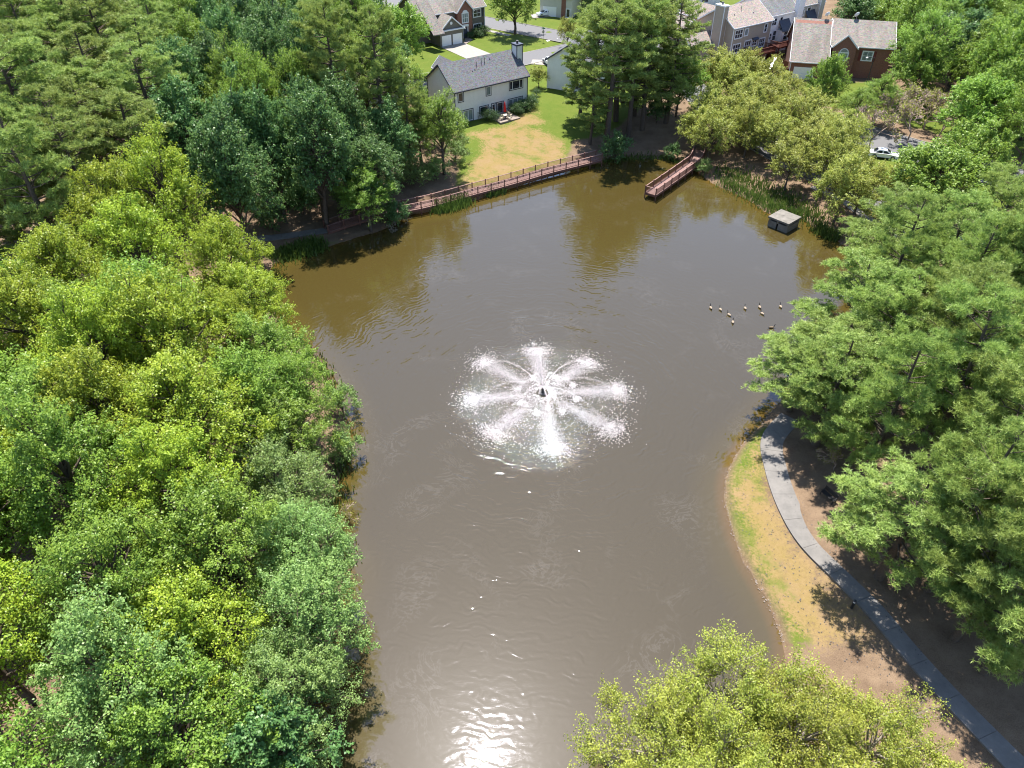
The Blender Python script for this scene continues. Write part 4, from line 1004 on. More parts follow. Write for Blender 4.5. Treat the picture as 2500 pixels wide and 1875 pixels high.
def broad(seed, H, R, cb, nleaf, ls, mat, nl=30, bark='bark', clump=.42, up=.55, lobe=.34, flat=.75, tufty=1.0, branchy=.6, taper=.2, rise=.55):
    rng = np.random.default_rng(seed); Rz = (H - cb) / 2; C = np.array([0, 0, cb + Rz]); tub = []
    g = np.arange(nl) + .5; ph = np.arccos(1 - 2 * g / nl * .86); th = math.pi * (1 + 5 ** .5) * g + rng.uniform(0, 6)
    D = np.c_[np.sin(ph) * np.cos(th), np.sin(ph) * np.sin(th), np.cos(ph)] + rng.normal(0, .16, (nl, 3))
    fac = rng.uniform(.62, 1.0, nl)
    cen = C + D * np.array([R, R, Rz])[None] * (fac * .78)[:, None]
    cen[:, :2] *= (1 - taper * np.clip(D[:, 2], 0, 1))[:, None]
    inner = 7; ci = C + rdirs(rng, inner) * np.array([R, R, Rz]) * .35; cen = np.vstack([cen, ci]); D = np.vstack([D, rdirs(rng, inner)])
    lr = R * lobe * rng.uniform(.75, 1.3, len(cen))
    top = (0.0 + rng.normal(0, .2), rng.normal(0, .2), cb + Rz * 1.3); tr = [(0, 0, -.4), (rng.normal(0, .1), rng.normal(0, .1), cb * .5), (top[0] * .6, top[1] * .6, cb + Rz * .4), top]
    r0 = .022 * H; tub.append((tr, [r0 * 1.25, r0, r0 * .62, r0 * .2], 8))
    P_, N_ = [], []
    ncl = 12
    for k in range(len(cen)):
        zs = np.clip(cen[k][2] - rng.uniform(.25, .6) * R, cb * .65, cb + Rz * 1.1)
        if rng.uniform() < .85: tub.append((bent(rng, (0, 0, zs), cen[k], 4, .08, .06), [r0 * .42, r0 * .33, r0 * .24, r0 * .15, r0 * .06], 5))
        dd_ = rdirs(rng, ncl) * .85 + D[k] * .6 + np.array([0, 0, rise]); dd_ /= np.linalg.norm(dd_, axis=1)[:, None]
        m_ = int(nleaf / len(cen) / ncl)
        for j in range(ncl):                                             # leafy sprays, thick at the foot, thin at the tip
            c0 = cen[k] + dd_[j] * lr[k] * rng.uniform(.1, .5); tl = lr[k] * rng.uniform(.75, 1.35); mm_ = max(8, int(m_ * rng.uniform(.45, 1.5)))
            if rng.uniform() < branchy * .6: tub.append(([tuple(cen[k]), tuple(c0 + dd_[j] * tl * .8)], [r0 * .13, r0 * .03], 3))
            t_ = rng.uniform(0, 1, mm_) ** .85; q = rng.normal(0, .55, (mm_, 3)); q[:, 2] *= flat
            P_.append(c0 + dd_[j] * (tl * t_)[:, None] + q * (lr[k] * clump * (1.05 - .78 * t_))[:, None])
            N_.append(q * .45 + dd_[j] * .25 + np.array([0, 0, up]) + rng.normal(0, .5, (mm_, 3)))
    V, F_ = leaf_cards(rng, np.vstack(P_), np.vstack(N_), ls, ls * .68)
    return tubes_mesh('trunk', tub, M[bark]), crown_mesh('crown', V, F_, mat), H, R
def tuft_cards(rng, cen, axis_, n, ln, wd, spread=1.0):
    m = len(cen)
    c = np.repeat(cen, n, 0); ax_ = np.repeat(axis_, n, 0)
    d = ax_ * rng.uniform(.15, 1.0, (m * n, 1)) + rdirs(rng, m * n) * spread * .75; d /= np.linalg.norm(d, axis=1)[:, None]
    s = np.cross(d, rdirs(rng, m * n)); s /= np.linalg.norm(s, axis=1)[:, None] + 1e-9
    l = ln * rng.uniform(.65, 1.2, (m * n, 1))
    V = np.stack([c - s * wd * .5 + d * .02, c + s * wd * .5 + d * .02, c + d * l + s * wd * .18], 1).reshape(-1, 3)
    return V, np.arange(m * n * 3).reshape(-1, 3)
def pine(seed, H, R, cb, ntuft, nn, ln, wd, mat, bark='bark', per=7, conic=.5, lean=0.0):
    rng = np.random.default_rng(seed); tub = []; r0 = .016 * H + .05
    bend = rng.normal(0, .25, 2)
    def tp(z): f = z / H; return np.array([bend[0] * math.sin(f * 3) + lean * f * f * 3, bend[1] * math.sin(f * 2.5), z])
    zs = np.linspace(-.4, H * .99, 9); tub.append(([tuple(tp(z)) for z in zs], [r0 * (1.12 - .95 * max(0, z) / H) for z in zs], 8))
    ends, axs = [], []
    nb = int((H - cb) / .62 * 2.6)
    for i in range(nb):
        f = (i + rng.uniform(0, 1)) / nb; z = cb + (H * .985 - cb) * f
        prof = (1 - f ** 1.6 * conic) * (.55 + .45 * min(1, f / .25)) * (1 if f < .8 else max(.22, 1 - (f - .8) * 3.6)); L = R * prof * rng.uniform(.6, 1.12)
        a = rng.uniform(0, 6.283); base = tp(z); rise = rng.uniform(-.05, .3) + .35 * f
        tip = base + np.array([math.cos(a) * L, math.sin(a) * L, L * rise]); pts = bent(rng, base, tip, 4, .05, -.05)
        rb = r0 * .32 * (1 - .6 * f); tub.append((pts, [rb, rb * .8, rb * .6, rb * .4, rb * .15], 4))
        nsub = max(3, int(L * 2.3))
        for k in range(nsub):
            t_ = rng.uniform(.32, 1.0) if k else 1.0; q = base + (tip - base) * t_; sa = a + rng.normal(0, .85); sl = (.35 + .55 * (1 - t_)) * rng.uniform(.6, 1.3) * min(1.3, .5 + L * .25)
            e = q + np.array([math.cos(sa) * sl, math.sin(sa) * sl, sl * rng.uniform(.0, .5)])
            tub.append(([tuple(q), tuple(e)], [rb * .3, rb * .1], 3))
            g = rng.normal(0, .26, (per, 3)) * np.array([1, 1, .55]) + np.array([0, 0, .08])
            ends.append(e + g); axs.append(g * .7 + np.array([math.cos(sa) * .35, math.sin(sa) * .35, .75]))
    E_, A_ = np.vstack(ends), np.vstack(axs)
    if len(E_) > ntuft: idx = rng.permutation(len(E_))[:ntuft]; E_, A_ = E_[idx], A_[idx]
    A_ /= np.linalg.norm(A_, axis=1)[:, None]
    V, F_ = tuft_cards(rng, E_, A_, nn, ln, wd)
    return tubes_mesh('trunk', tub, M[bark]), crown_mesh('crown', V, F_, mat), H, R
def bare(seed, H, R, mat, nleaf=0, lmat=None, depth=5, lsz=.1, tw=.02):
    rng = np.random.default_rng(seed); tub = []; tips = []
    def grow(p, d, L, r, k):
        e = p + d * L; tub.append((bent(rng, p, e, 2, .06), [r, r * .85, r * .68], 5 if k < 2 else 3))
        if k >= depth: tips.append(e); return
        for j in range(3 if k < 2 else rng.integers(2, 4)):
            nd = d + rng.normal(0, .46, 3) + np.array([0, 0, .10]); nd[:2] += d[:2] * .15; nd /= np.linalg.norm(nd)
            grow(e, nd, L * rng.uniform(.62, .84), max(r * .66, tw), k + 1)
    grow(np.array([0, 0, -.2]), np.array([0, 0, 1.0]), H * .26, .016 * H + .02, 0)
    tm = tubes_mesh('branches', tub, mat)
    if not nleaf: return tm, None, H, R
    T = np.array(tips); pos = T[rng.integers(0, len(T), nleaf)] + rng.normal(0, .16, (nleaf, 3)); V, F_ = leaf_cards(rng, pos, rdirs(rng, nleaf) + np.array([0, 0, .4]), lsz, lsz * .7)
    return tm, crown_mesh('crown', V, F_, lmat), H, R

PRO = {}
PRO['gum'] = [broad(11 + i, 16, 5.6, 4.0 - (i % 3) * .6, 33000, .185, M['leaf_bright'], 54, clump=.40, lobe=.25, taper=.5, rise=.75) for i in range(4)]
PRO['maple'] = [broad(31 + i, 15, 5.4, 3.4, 31000, .18, M['leaf_mid'], 50, clump=.40, lobe=.25, taper=.4, rise=.6) for i in range(3)]
PRO['willow'] = [broad(41 + i, 13, 5.0, 1.8, 36000, .155, M['leaf_cool'], 50, clump=.42, flat=1.0, lobe=.25, taper=.3, rise=.4) for i in range(2)]
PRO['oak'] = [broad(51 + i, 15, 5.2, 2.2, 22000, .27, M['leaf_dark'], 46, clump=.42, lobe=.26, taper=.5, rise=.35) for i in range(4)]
PRO['shade'] = [broad(61 + i, 14, 6.2, 2.6, 26000, .28, M['leaf_mid'], 54, clump=.40, lobe=.24, taper=.3) for i in range(2)]
PRO['olive'] = [broad(71 + i, 10, 4.8, 2.0, 15000, .21, M['leaf_olive'], 34, bark='bark', clump=.42, branchy=1.4, lobe=.25, flat=.9, rise=.5) for i in range(4)]
PRO['birch'] = [broad(81 + i, 12, 5.0, 2.6, 34000, .135, M['leaf_birch'], 46, bark='bark_pale', lobe=.27, clump=.42, branchy=1.4, flat=1.0, up=.35, rise=.7) for i in range(3)]
PRO['pine'] = [pine(91 + i, 19, 5.8, 4.5, 6200, 14, .40, .05, M['needle'], per=13) for i in range(4)]
PRO['farpine'] = [pine(101 + i, 23, 5.2, 5.0, 4600, 11, .46, .085, M['needle_far'], per=13, conic=.55) for i in range(4)]
PRO['tallpine'] = [pine(111 + i, 25, 5.4, 12 - 3.8 * i, 5000, 11, .46, .085, M['needle_far'], per=13, conic=.3) for i in range(3)]
PRO['bush'] = [broad(121 + i, 1.9, 1.1, .1, 4200, .085, M['leaf_box'], 26, lobe=.42, tufty=.3, up=.2, branchy=0) for i in range(2)]
PRO['shrub'] = [broad(131 + i, 3.2, 1.9, .3, 5200, .14, M['leaf_cool'], 20, branchy=.8) for i in range(3)]
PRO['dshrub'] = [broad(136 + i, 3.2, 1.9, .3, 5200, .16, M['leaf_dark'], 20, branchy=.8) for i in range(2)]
PRO['bare'] = [bare(141 + i, 6.0, 3.5, M['twig'], 1200, M['leaf_olive'], 7, .14, .045) for i in range(2)]
PRO['brush'] = [bare(151, 3.4, 2, M['bark_pale'], 0, None, 5), bare(152, 3.2, 2, M['twig'], 500, M['leaf_birch'], 5)]
def plant(kind, x, y, H=None, R=None, label='', group=None, name='tree', cat='tree', rot=None, i=None, z=None, tilt=(0, 0)):
    pr_ = PRO[kind]; tm, cm, H0, R0 = pr_[random.randrange(len(pr_)) if i is None else i % len(pr_)]
    sx = (R or R0) / R0; sz = (H or H0) / H0
    o = empty(name, (x, y, (gz(x, y) if z is None else z) - .05), random.uniform(0, 6.283) if rot is None else rot, label, cat, group)
    o.rotation_euler[0], o.rotation_euler[1] = tilt; o.scale = (sx, sx, sz)
    link('trunk' if kind not in ('bare', 'brush') else 'branches', tm, o)
    if cm: link('crown', cm, o)
    return o
PLANTED = []
def T(kind, u, v, H, R, label, group=None, name='tree', cat='tree', f=.62, **kw):
    """crown centre at picture point (u, v)"""
    z = 1.5 + f * H; p_ = P(u, v, z); PLANTED.append((p_.x, p_.y, R)); return plant(kind, p_.x, p_.y, H, R, label, group, name, cat, **kw)
def B(kind, u, v, H, R, label, group=None, name='tree', cat='tree', **kw):
    """foot of the plant at picture point (u, v)"""
    p_ = G(u, v); PLANTED.append((p_.x, p_.y, R)); return plant(kind, p_.x, p_.y, H, R, label, group, name, cat, **kw)
rngT = np.random.default_rng(77)
ORD = 'zeroth first second third fourth fifth sixth seventh eighth ninth tenth eleventh twelfth thirteenth fourteenth fifteenth sixteenth seventeenth eighteenth nineteenth twentieth'.split()
def fill(kinds, poly, H, R, spacing, label, group, name, f=.62, minshore=.6, keepoff=.45, avoid=()):
    """jittered planting wherever the crown centre falls inside the picture polygon"""
    zc = 1.5 + f * (H[0] + H[1]) / 2; w = [P(u, v, zc) for u, v in poly]
    x0, x1, y0, y1 = min(p.x for p in w), max(p.x for p in w), min(p.y for p in w), max(p.y for p in w)
    wp = [(p.x, p.y) for p in w]; row = 0; y = y0; made = []
    while y < y1:
        x = x0 + (spacing / 2 if row % 2 else 0)
        while x < x1:
            px_, py_ = x + rngT.normal(0, spacing * .17), y + rngT.normal(0, spacing * .17); x += spacing
            if not inside(wp, np.array([px_]), np.array([py_]))[0]: continue
            if float(shore_d(np.array([px_]), np.array([py_]))[0]) < minshore: continue
            r_ = rngT.uniform(*R)
            if any((px_ - a) ** 2 + (py_ - b_) ** 2 < ((r_ + c_) * keepoff) ** 2 for a, b_, c_ in PLANTED): continue
            if any(inside(q, np.array([px_]), np.array([py_]))[0] for q in avoid): continue
            k = kinds[rngT.integers(0, len(kinds))]; PLANTED.append((px_, py_, r_)); h_ = rngT.uniform(*H)
            o = plant(k, px_, py_, h_, r_, label, group, name, 'shrub' if name == 'shrub' else 'tree'); o.rotation_euler[0] = rngT.normal(0, .035); o.rotation_euler[1] = rngT.normal(0, .035)
            made.append((project(px_, py_, 1.5 + f * h_), o))
        y += spacing * .87; row += 1
    made.sort(key=lambda m: m[0][1]); per = max(4, min(20, round(len(made) ** .5)))
    for i in range(0, len(made), per):
        for j, (_, o) in enumerate(sorted(made[i:i + per], key=lambda m: m[0][0])): o['label'] = '%s, %s row from top, %s from left' % (label, ORD[min(i // per + 1, 20)], ORD[j + 1])
    print('fill', group, len(made))

# ------------------------------------------------------------------ single trees first
T('gum', 395, 470, 21, 5.6, 'tallest yellow green broadleaf tree crowning the left foreground woods', name='broadleaf_tree', i=0)
T('gum', 280, 540, 19, 5.4, 'tall upright yellow green tree left of the tallest crown', name='broadleaf_tree', i=3)
T('gum', 545, 630, 17, 4.6, 'yellow green tree whose crown overhangs the pond at upper left', name='broadleaf_tree', i=1)
T('gum', 560, 800, 14, 4.0, 'green tree at the pond edge below the overhanging crown', name='broadleaf_tree', i=2)
T('maple', 715, 930, 12, 3.9, 'green tree reaching farthest out over the water on the left', name='broadleaf_tree', i=0)
T('maple', 520, 1310, 15, 5.4, 'full green tree closing the gap in the lower left woods', name='broadleaf_tree', i=0)
T('gum', 430, 1180, 16, 5.2, 'yellow green tree above the lower left woods', name='broadleaf_tree', i=2)
T('gum', 610, 720, 14, 4.6, 'leafy tree on the left shore between the two overhanging crowns', name='broadleaf_tree', i=3)
T('maple', 650, 860, 13, 4.8, 'dense green tree behind the tree reaching over the water', name='broadleaf_tree', i=1)
T('maple', 690, 1030, 11, 4.6, 'green tree on the left bank above the grey green shrub', name='broadleaf_tree', i=2)
T('willow', 680, 1170, 11, 4.6, 'pale green tree behind the light green bank shrub', name='broadleaf_tree', i=0)
T('maple', 590, 960, 14, 5.2, 'full crowned green tree one row back from the left bank', name='broadleaf_tree', i=0)
T('willow', 735, 1460, 12, 4.6, 'fine leaved pale green tree leaning over the pond at lower left', name='broadleaf_tree', i=0)
T('willow', 720, 1330, 12, 4.4, 'pale green tree above the lower left overhang', name='broadleaf_tree', i=1)
T('willow', 690, 1640, 11, 4.2, 'cool green tree at the bottom left pond edge', name='broadleaf_tree', i=1)
T('oak', 640, 1790, 10, 4.0, 'dark shaded tree at the bottom edge left of the pond', name='broadleaf_tree', i=0)
B('shrub', 842, 1120, 3.4, 1.9, 'light green shrub on the left bank beside the ripples', None, 'shrub', 'shrub', i=0)
B('shrub', 838, 1010, 3.6, 1.9, 'grey green shrub under the overhanging left tree', None, 'shrub', 'shrub', i=1)
B('brush', 855, 1275, 2.6, 1.6, 'dry straw coloured bush on the left bank', None, 'dry_bush', 'bush', i=1)
B('tallpine', 945, 425, 25, 4.2, 'tall bare trunked pine second from the white house', name='pine_tree', i=0)
B('tallpine', 850, 420, 26, 4.6, 'tall bare trunked pine standing farther left in the dark woods', name='pine_tree', i=0)
B('tallpine', 815, 350, 23, 4.0, 'slim dark pine behind the two tall bare trunks', name='pine_tree', i=1)
B('farpine', 1000, 420, 17, 3.6, 'young pine beside the left gable of the white house', name='pine_tree', i=1)
B('maple', 1085, 425, 13, 4.8, 'leafy tree between the boardwalk and the white house corner', name='broadleaf_tree', i=1)
B('maple', 1030, 400, 13, 4.2, 'smaller leafy tree left of the white house patio', name='broadleaf_tree', i=2)
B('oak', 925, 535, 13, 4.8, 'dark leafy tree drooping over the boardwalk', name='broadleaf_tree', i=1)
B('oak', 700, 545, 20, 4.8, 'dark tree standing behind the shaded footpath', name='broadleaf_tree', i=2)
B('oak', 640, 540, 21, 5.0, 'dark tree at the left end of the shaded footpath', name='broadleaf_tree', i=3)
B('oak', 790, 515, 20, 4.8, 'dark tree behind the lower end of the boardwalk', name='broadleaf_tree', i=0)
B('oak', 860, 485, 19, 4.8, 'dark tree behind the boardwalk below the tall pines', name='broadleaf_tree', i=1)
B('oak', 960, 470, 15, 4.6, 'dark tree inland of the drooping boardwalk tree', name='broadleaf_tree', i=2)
for k, (u, v, s, lb) in enumerate([(1065, 440, 1.2, 'leafy shrub inland of the boardwalk reeds'), (1010, 452, 1.3, 'leafy shrub behind the middle boardwalk railing'), (975, 430, 1.3, 'leafy shrub under the second tall pine'), (1112, 395, 1.1, 'leafy shrub on the left lawn edge'),
                                  (1060, 360, 1.4, 'tall leafy shrub beside the left house wall'), (880, 515, 1.3, 'shaded shrub behind the hidden boardwalk stretch'), (745, 520, 1.4, 'shaded shrub above the upper left footpath'), (665, 560, 1.2, 'shaded shrub at the far left of the footpath'), (1125, 365, .8, 'low shrub at the foot of the patio tree')]):
    B('shrub' if k < 5 or k == 8 else 'dshrub', u, v, 3.2 * s, 2.0 * s, lb, None, 'shrub', 'shrub')
B('maple', 905, 330, 17, 5.2, 'tall leafy tree screening the glimpsed cream house', name='broadleaf_tree', i=0)
B('maple', 985, 330, 15, 4.8, 'leafy tree right of the second tall pine trunk', name='broadleaf_tree', i=2)
B('oak', 955, 260, 15, 4.8, 'dark leafy tree behind the left gable of the white house', name='broadleaf_tree', i=3)
B('maple', 830, 310, 16, 4.6, 'leafy tree in front of the left end of the cream house', name='broadleaf_tree', i=1)
B('maple', 905, 562, 9.5, 4.4, 'leafy bank tree hanging in front of the boardwalk', name='broadleaf_tree', i=1)
B('dshrub', 968, 548, 3.6, 2.2, 'dark waterside shrub under the bank tree', None, 'shrub', 'shrub', i=0)
B('brush', 950, 560, 2.6, 1.8, 'grey dead branches lying at the water below the boardwalk', None, 'dead_brush', 'branches', i=0, tilt=(.9, .4))
B('brush', 1000, 540, 2.2, 1.6, 'second heap of dead branches nearer the boardwalk', None, 'dead_brush', 'branches', i=0, tilt=(-.8, .5))
B('shade', 985, 190, 15, 6.2, 'big round shade tree left of the taupe garage house', name='shade_tree', i=0)
B('shade', 1256, 84, 14, 6.6, 'spreading shade tree at the street corner', name='shade_tree', i=1)
B('shade', 905, 120, 14, 5.8, 'shade tree at the left roof end of the garage house', name='shade_tree', i=1)
for (u, v), H_, R_t, lb, i_ in (((1478, 362), 25, 6.2, 'front left of the four tall shore pines', 1), ((1534, 332), 24, 5.6, 'tall shore pine with bare trunk nearest the pier', 0), ((1503, 295), 25, 6.0, 'tall shore pine standing behind the front pair', 1),
                             ((1568, 318), 22, 5.4, 'tall shore pine closest to the brown bank', 2), ((1600, 265), 22, 5.8, 'tall pine at the right back of the shore pine group', 2), ((1415, 290), 14, 4.2, 'low branched pine on the lawn edge left of the tall pines', 2)):
    B('tallpine', u, v, H_, R_t, lb, 'tall pines on the far shore', 'pine_tree', i=i_)
for (u, v), lb in (((1450, 305), 'tall pine filling the left back of the shore group'), ((1548, 282), 'tall pine filling the middle back of the shore group'), ((1520, 250), 'tall pine farthest back in the shore group'), ((1625, 300), 'tall pine at the right edge of the shore group')):
    B('tallpine', u, v, 21, 5.4, lb, 'tall pines on the far shore', 'pine_tree', i=2)
B('farpine', 1440, 352, 11, 3.3, 'short bushy pine overhanging the boardwalk end', name='pine_tree', i=2)
B('dshrub', 1500, 396, 5.0, 2.8, 'dark bushy shrub hanging over the water beside the boardwalk', None, 'shrub', 'shrub', i=0)
B('dshrub', 1640, 385, 2.6, 1.6, 'dark low shrub between the pines and the pier', None, 'shrub', 'shrub', i=1)
B('dshrub', 1600, 300, 4.5, 2.6, 'dark shrub in the shade behind the brown bank', None, 'shrub', 'shrub', i=1)
B('shade', 1650, 285, 12, 4.6, 'green tree between the tall pines and the olive trees', name='broadleaf_tree', i=0)
B('olive', 1385, 118, 7, 2.4, 'thin airy young tree left of the tall pines', name='young_tree', i=0)
B('olive', 1725, 400, 9.5, 4.2, 'olive green tree shading the landward end of the pier', name='broadleaf_tree', i=0)
B('shrub', 1715, 425, 2.4, 1.5, 'small green shrub at the water right of the pier', None, 'shrub', 'shrub', i=2)
B('olive', 2033, 548, 10.5, 4.6, 'olive tree with forked leaning trunk behind the outlet box', name='broadleaf_tree', i=1)
T('shade', 2020, 200, 11, 3.8, 'fresh green tree in front of the brick garage', name='broadleaf_tree', i=1)
T('shade', 2290, 420, 12, 6.8, 'big bright green rounded tree between the street and the right pines', name='broadleaf_tree', i=0)
for (u, v), H_, R_t, lb in (((2115, 430), 8.5, 4.2, 'olive green tree in front of the white street car'), ((2185, 455), 8, 4.0, 'olive green tree between the forked tree and the big rounded tree'), ((2065, 385), 9, 4.2, 'olive green tree left of the white street car')): T('olive', u, v, H_, R_t, lb, None, 'broadleaf_tree')
T('maple', 2150, 235, 9, 4.0, 'green tree on the lawn below the brick house window', name='broadleaf_tree', i=1)
T('maple', 2095, 262, 8, 3.6, 'green tree behind the olive trees near the brick house', name='broadleaf_tree', i=2)
T('shade', 2375, 385, 12, 5.6, 'bright green tree right of the big rounded street tree', name='broadleaf_tree', i=1)
T('shade', 2245, 165, 13, 5.0, 'bright green tree right of the brick house', name='broadleaf_tree', i=1)
B('bare', 2122, 362, 8.5, 5.2, 'nearly leafless grey tree left of the street gap', 'bare trees by the street', 'bare_tree', i=0)
B('bare', 2215, 350, 8.5, 5.2, 'nearly leafless tree in the middle by the street', 'bare trees by the street', 'bare_tree', i=1)
B('bare', 2290, 345, 8.5, 5.2, 'nearly leafless tree farthest right by the street', 'bare trees by the street', 'bare_tree', i=0)
B('bare', 2165, 325, 8.5, 5.2, 'nearly leafless tree behind the other bare street trees', 'bare trees by the street', 'bare_tree', i=1)
B('bare', 2255, 315, 8.5, 5.2, 'nearly leafless tree at the back near the green woods', 'bare trees by the street', 'bare_tree', i=0)
B('bare', 2190, 300, 8.5, 5.2, 'nearly leafless tree at the back left of the bare grove', 'bare trees by the street', 'bare_tree', i=1)
B('bare', 2320, 320, 8.5, 5.2, 'nearly leafless tree at the right end of the bare grove', 'bare trees by the street', 'bare_tree', i=0)
B('bare', 2035, 1150, 3.6, 2.0, 'small pinkish bare tree beside the footpath under the pines', None, 'bare_tree', i=1)
for (u, v), H_, R_t, lb, i_ in (((2094, 1195), 18, 4.6, 'right bank pine with its trunk showing beside the bench', 0), ((2264, 1440), 18, 5.0, 'right bank pine whose trunk stands behind the lower footpath', 1), ((2330, 1560), 17, 4.8, 'right bank pine casting a long trunk shadow at lower right', 2),
                             ((2122, 850), 19, 5.0, 'right bank pine nearest the water above the bench', 3), ((2263, 930), 19, 4.6, 'leftmost of the pine trunks in the sunny gap', 0), ((2322, 930), 19, 4.6, 'second pine trunk in the sunny gap at right', 1),
                             ((2360, 945), 20, 4.8, 'third pine trunk in the sunny gap at right', 2), ((2400, 920), 20, 4.8, 'rightmost pine trunk in the sunny gap', 3), ((2000, 1015), 12, 6.0, 'shorter pine leaning over the shore above the path', 1), ((2400, 1640), 16, 5.6, 'pine nearest the lower right corner', 0), ((2465, 1500), 18, 5.8, 'pine at the right edge above the corner pine', 1), ((2400, 1400), 18, 5.8, 'pine behind the long trunk shadow at right', 3), ((2330, 1290), 18, 5.8, 'pine in the middle of the lower right stand', 2), ((2145, 1410), 11.5, 6.2, 'low spreading pine whose boughs hang over the footpath', 0), ((1990, 1085), 13, 5.8, 'pine shading the upper end of the footpath', 3), ((1925, 1000), 9.5, 5.8, 'pine standing closest to the water at the right shore', 0), ((2105, 770), 13, 6.0, 'pine spreading over the water above the geese', 1), ((2125, 690), 13, 5.6, 'pine at the pond corner below the outlet box', 2), ((2030, 905), 14, 6.2, 'pine on the right shore behind the leaning one', 2)):
    B('pine', u, v, H_, R_t, lb, 'pines on the right bank', 'pine_tree', i=i_)
for (u, v), H_, R_t, lb, i_ in (((1620, 1790), 11, 4.8, 'fine leaved yellow green tree at the bottom nearest the glint', 0), ((1810, 1690), 12, 4.8, 'fine leaved yellow green tree topping the bottom right clump', 1), ((1960, 1790), 11.5, 4.4, 'fine leaved yellow green tree in the middle of the bottom clump', 2),
                             ((2130, 1820), 10.5, 4.4, 'fine leaved yellow green tree on the path side of the bottom clump', 0), ((1780, 1930), 12, 4.6, 'fine leaved yellow green tree cut by the bottom edge', 1), ((2300, 1990), 9, 4.0, 'fine leaved yellow green tree at the lower right corner', 2), ((2010, 1990), 11, 4.6, 'fine leaved yellow green tree at the bottom edge centre right', 0)):
    T('birch', u, v, H_, R_t, lb, 'fine leaved trees at the bottom right', 'birch_tree', i=i_)
for (a, b_), s, lb, i_ in (((6.0, -1.5), 1.25, 'largest clipped bush left of the patio', 0), ((7.0, -2.6), .95, 'small sunlit clipped bush left of the patio table', 1), ((12.0, -1.9), 1.15, 'clipped bush just right of the patio', 0), ((13.4, -1.5), 1.1, 'second clipped bush right of the patio', 1),
                           ((14.9, -1.4), 1.2, 'third clipped bush right of the patio', 0), ((16.6, -1.2), 1.25, 'fourth clipped bush at the house corner', 1), ((17.6, .2), 1.2, 'clipped bush round the right house corner', 0), ((12.7, -2.9), .7, 'low clipped bush in front of the patio bushes', 1)):
    p_ = hpt((-10.41, 136.5, hz), a, b_); PLANTED.append((p_.x, p_.y, 1)); plant('bush', p_.x, p_.y, 1.75 * s, 1.12 * s, lb, 'clipped bushes behind the white house', 'clipped_bush', 'bush', i=i_)
for (a, b_), s, lb in (((9.9, 2.6), .9, 'dark foundation bush by the taupe house door'), ((11.5, 3.2), 1.3, 'dark rounded bush under the ground floor window'), ((13.2, 3.2), 1.4, 'large dark bush at the corner of the taupe house'), ((14.8, 3.0), 1.2, 'dark bush at the far end of the taupe house front'), ((12.3, 1.6), .8, 'low bush row in front of the taupe house')):
    p_ = hpt(EL, a, b_); plant('bush', p_.x, p_.y, 1.6 * s, 1.15 * s, lb, 'foundation bushes', 'foundation_bush', 'bush')
B('bush', 1036, 246, 2.4, 1.4, 'rounded bush at the far left corner of the white house', None, 'clipped_bush', 'bush')
B('olive', 1315, 215, 4.5, 2.2, 'small airy tree between the two white houses', name='young_tree', i=2)
B('bush', 1310, 235, 1.4, .9, 'small round bush on the lawn by the half hidden house', None, 'clipped_bush', 'bush')

# ------------------------------------------------------------------ woods that fill in behind them
fill(['gum', 'gum', 'gum', 'maple'], [(-220, 720), (60, 690), (230, 590), (380, 520), (500, 620), (520, 800), (640, 930), (600, 1080), (520, 1180), (380, 1240), (-220, 1240)], (14.5, 18.5), (5.2, 6.2), 5.6, 'broadleaf tree in left foreground woods', 'left foreground woods', 'broadleaf_tree')
fill(['maple', 'gum', 'maple', 'willow'], [(-300, 1200), (380, 1210), (560, 1180), (620, 1330), (640, 1560), (560, 1720), (420, 2000), (-400, 2300)], (13, 17), (5.0, 6.0), 5.4, 'broadleaf tree in lower left woods', 'lower left woods', 'broadleaf_tree')
fill(['farpine', 'farpine', 'tallpine'], [(-140, -90), (430, -90), (440, 120), (380, 300), (280, 420), (120, 520), (-140, 560)], (18, 25), (5.0, 6.2), 6.8, 'pine in upper left wood', 'upper left pine wood', 'pine_tree', keepoff=.5)
avH = [[tuple((Vector(G(815, 260)) + Vector((math.cos(RAD(12)) * a - math.sin(RAD(12)) * b_, math.sin(RAD(12)) * a + math.cos(RAD(12)) * b_, 0)))[:2]) for a, b_ in ((-3, -4), (16, -4), (16, 12), (-3, 12))]]
fill(['oak', 'maple', 'oak'], [(440, -90), (860, -90), (880, 60), (800, 150), (760, 300), (900, 330), (960, 400), (850, 440), (640, 480), (540, 440), (440, 330)], (16, 23), (4.8, 6.0), 6.4, 'leafy tree in woods behind boardwalk', 'woods behind the boardwalk', 'broadleaf_tree', avoid=avH)
fill(['dshrub', 'shrub'], [(560, 330), (760, 250), (900, 260), (1010, 330), (1010, 430), (880, 470), (640, 520), (560, 460)], (3, 5), (2.2, 3.0), 5.5, 'understory shrub in boardwalk woods', 'understory behind the boardwalk', 'shrub', keepoff=.3)
fill(['olive'], [(1660, 190), (1760, 150), (1850, 170), (1930, 215), (2010, 265), (2080, 330), (2110, 390), (2040, 410), (1960, 385), (1850, 340), (1760, 310), (1680, 280)], (7.5, 10), (3.8, 4.8), 5.2, 'olive green tree above far right shore', 'olive trees above the shore', 'broadleaf_tree')
fill(['shade', 'shade', 'maple', 'oak'], [(2215, -90), (2640, -90), (2640, 340), (2480, 330), (2420, 270), (2330, 235), (2260, 225), (2215, 100)], (13, 18), (5.4, 6.6), 7.2, 'green tree in upper right woods', 'upper right woods', 'broadleaf_tree')
fill(['oak', 'maple'], [(2030, -120), (2230, -120), (2200, 30), (2120, 55), (2060, 40)], (11, 14), (4.5, 5.5), 8.0, 'tree behind brick house roof', 'trees behind the brick house', 'broadleaf_tree')
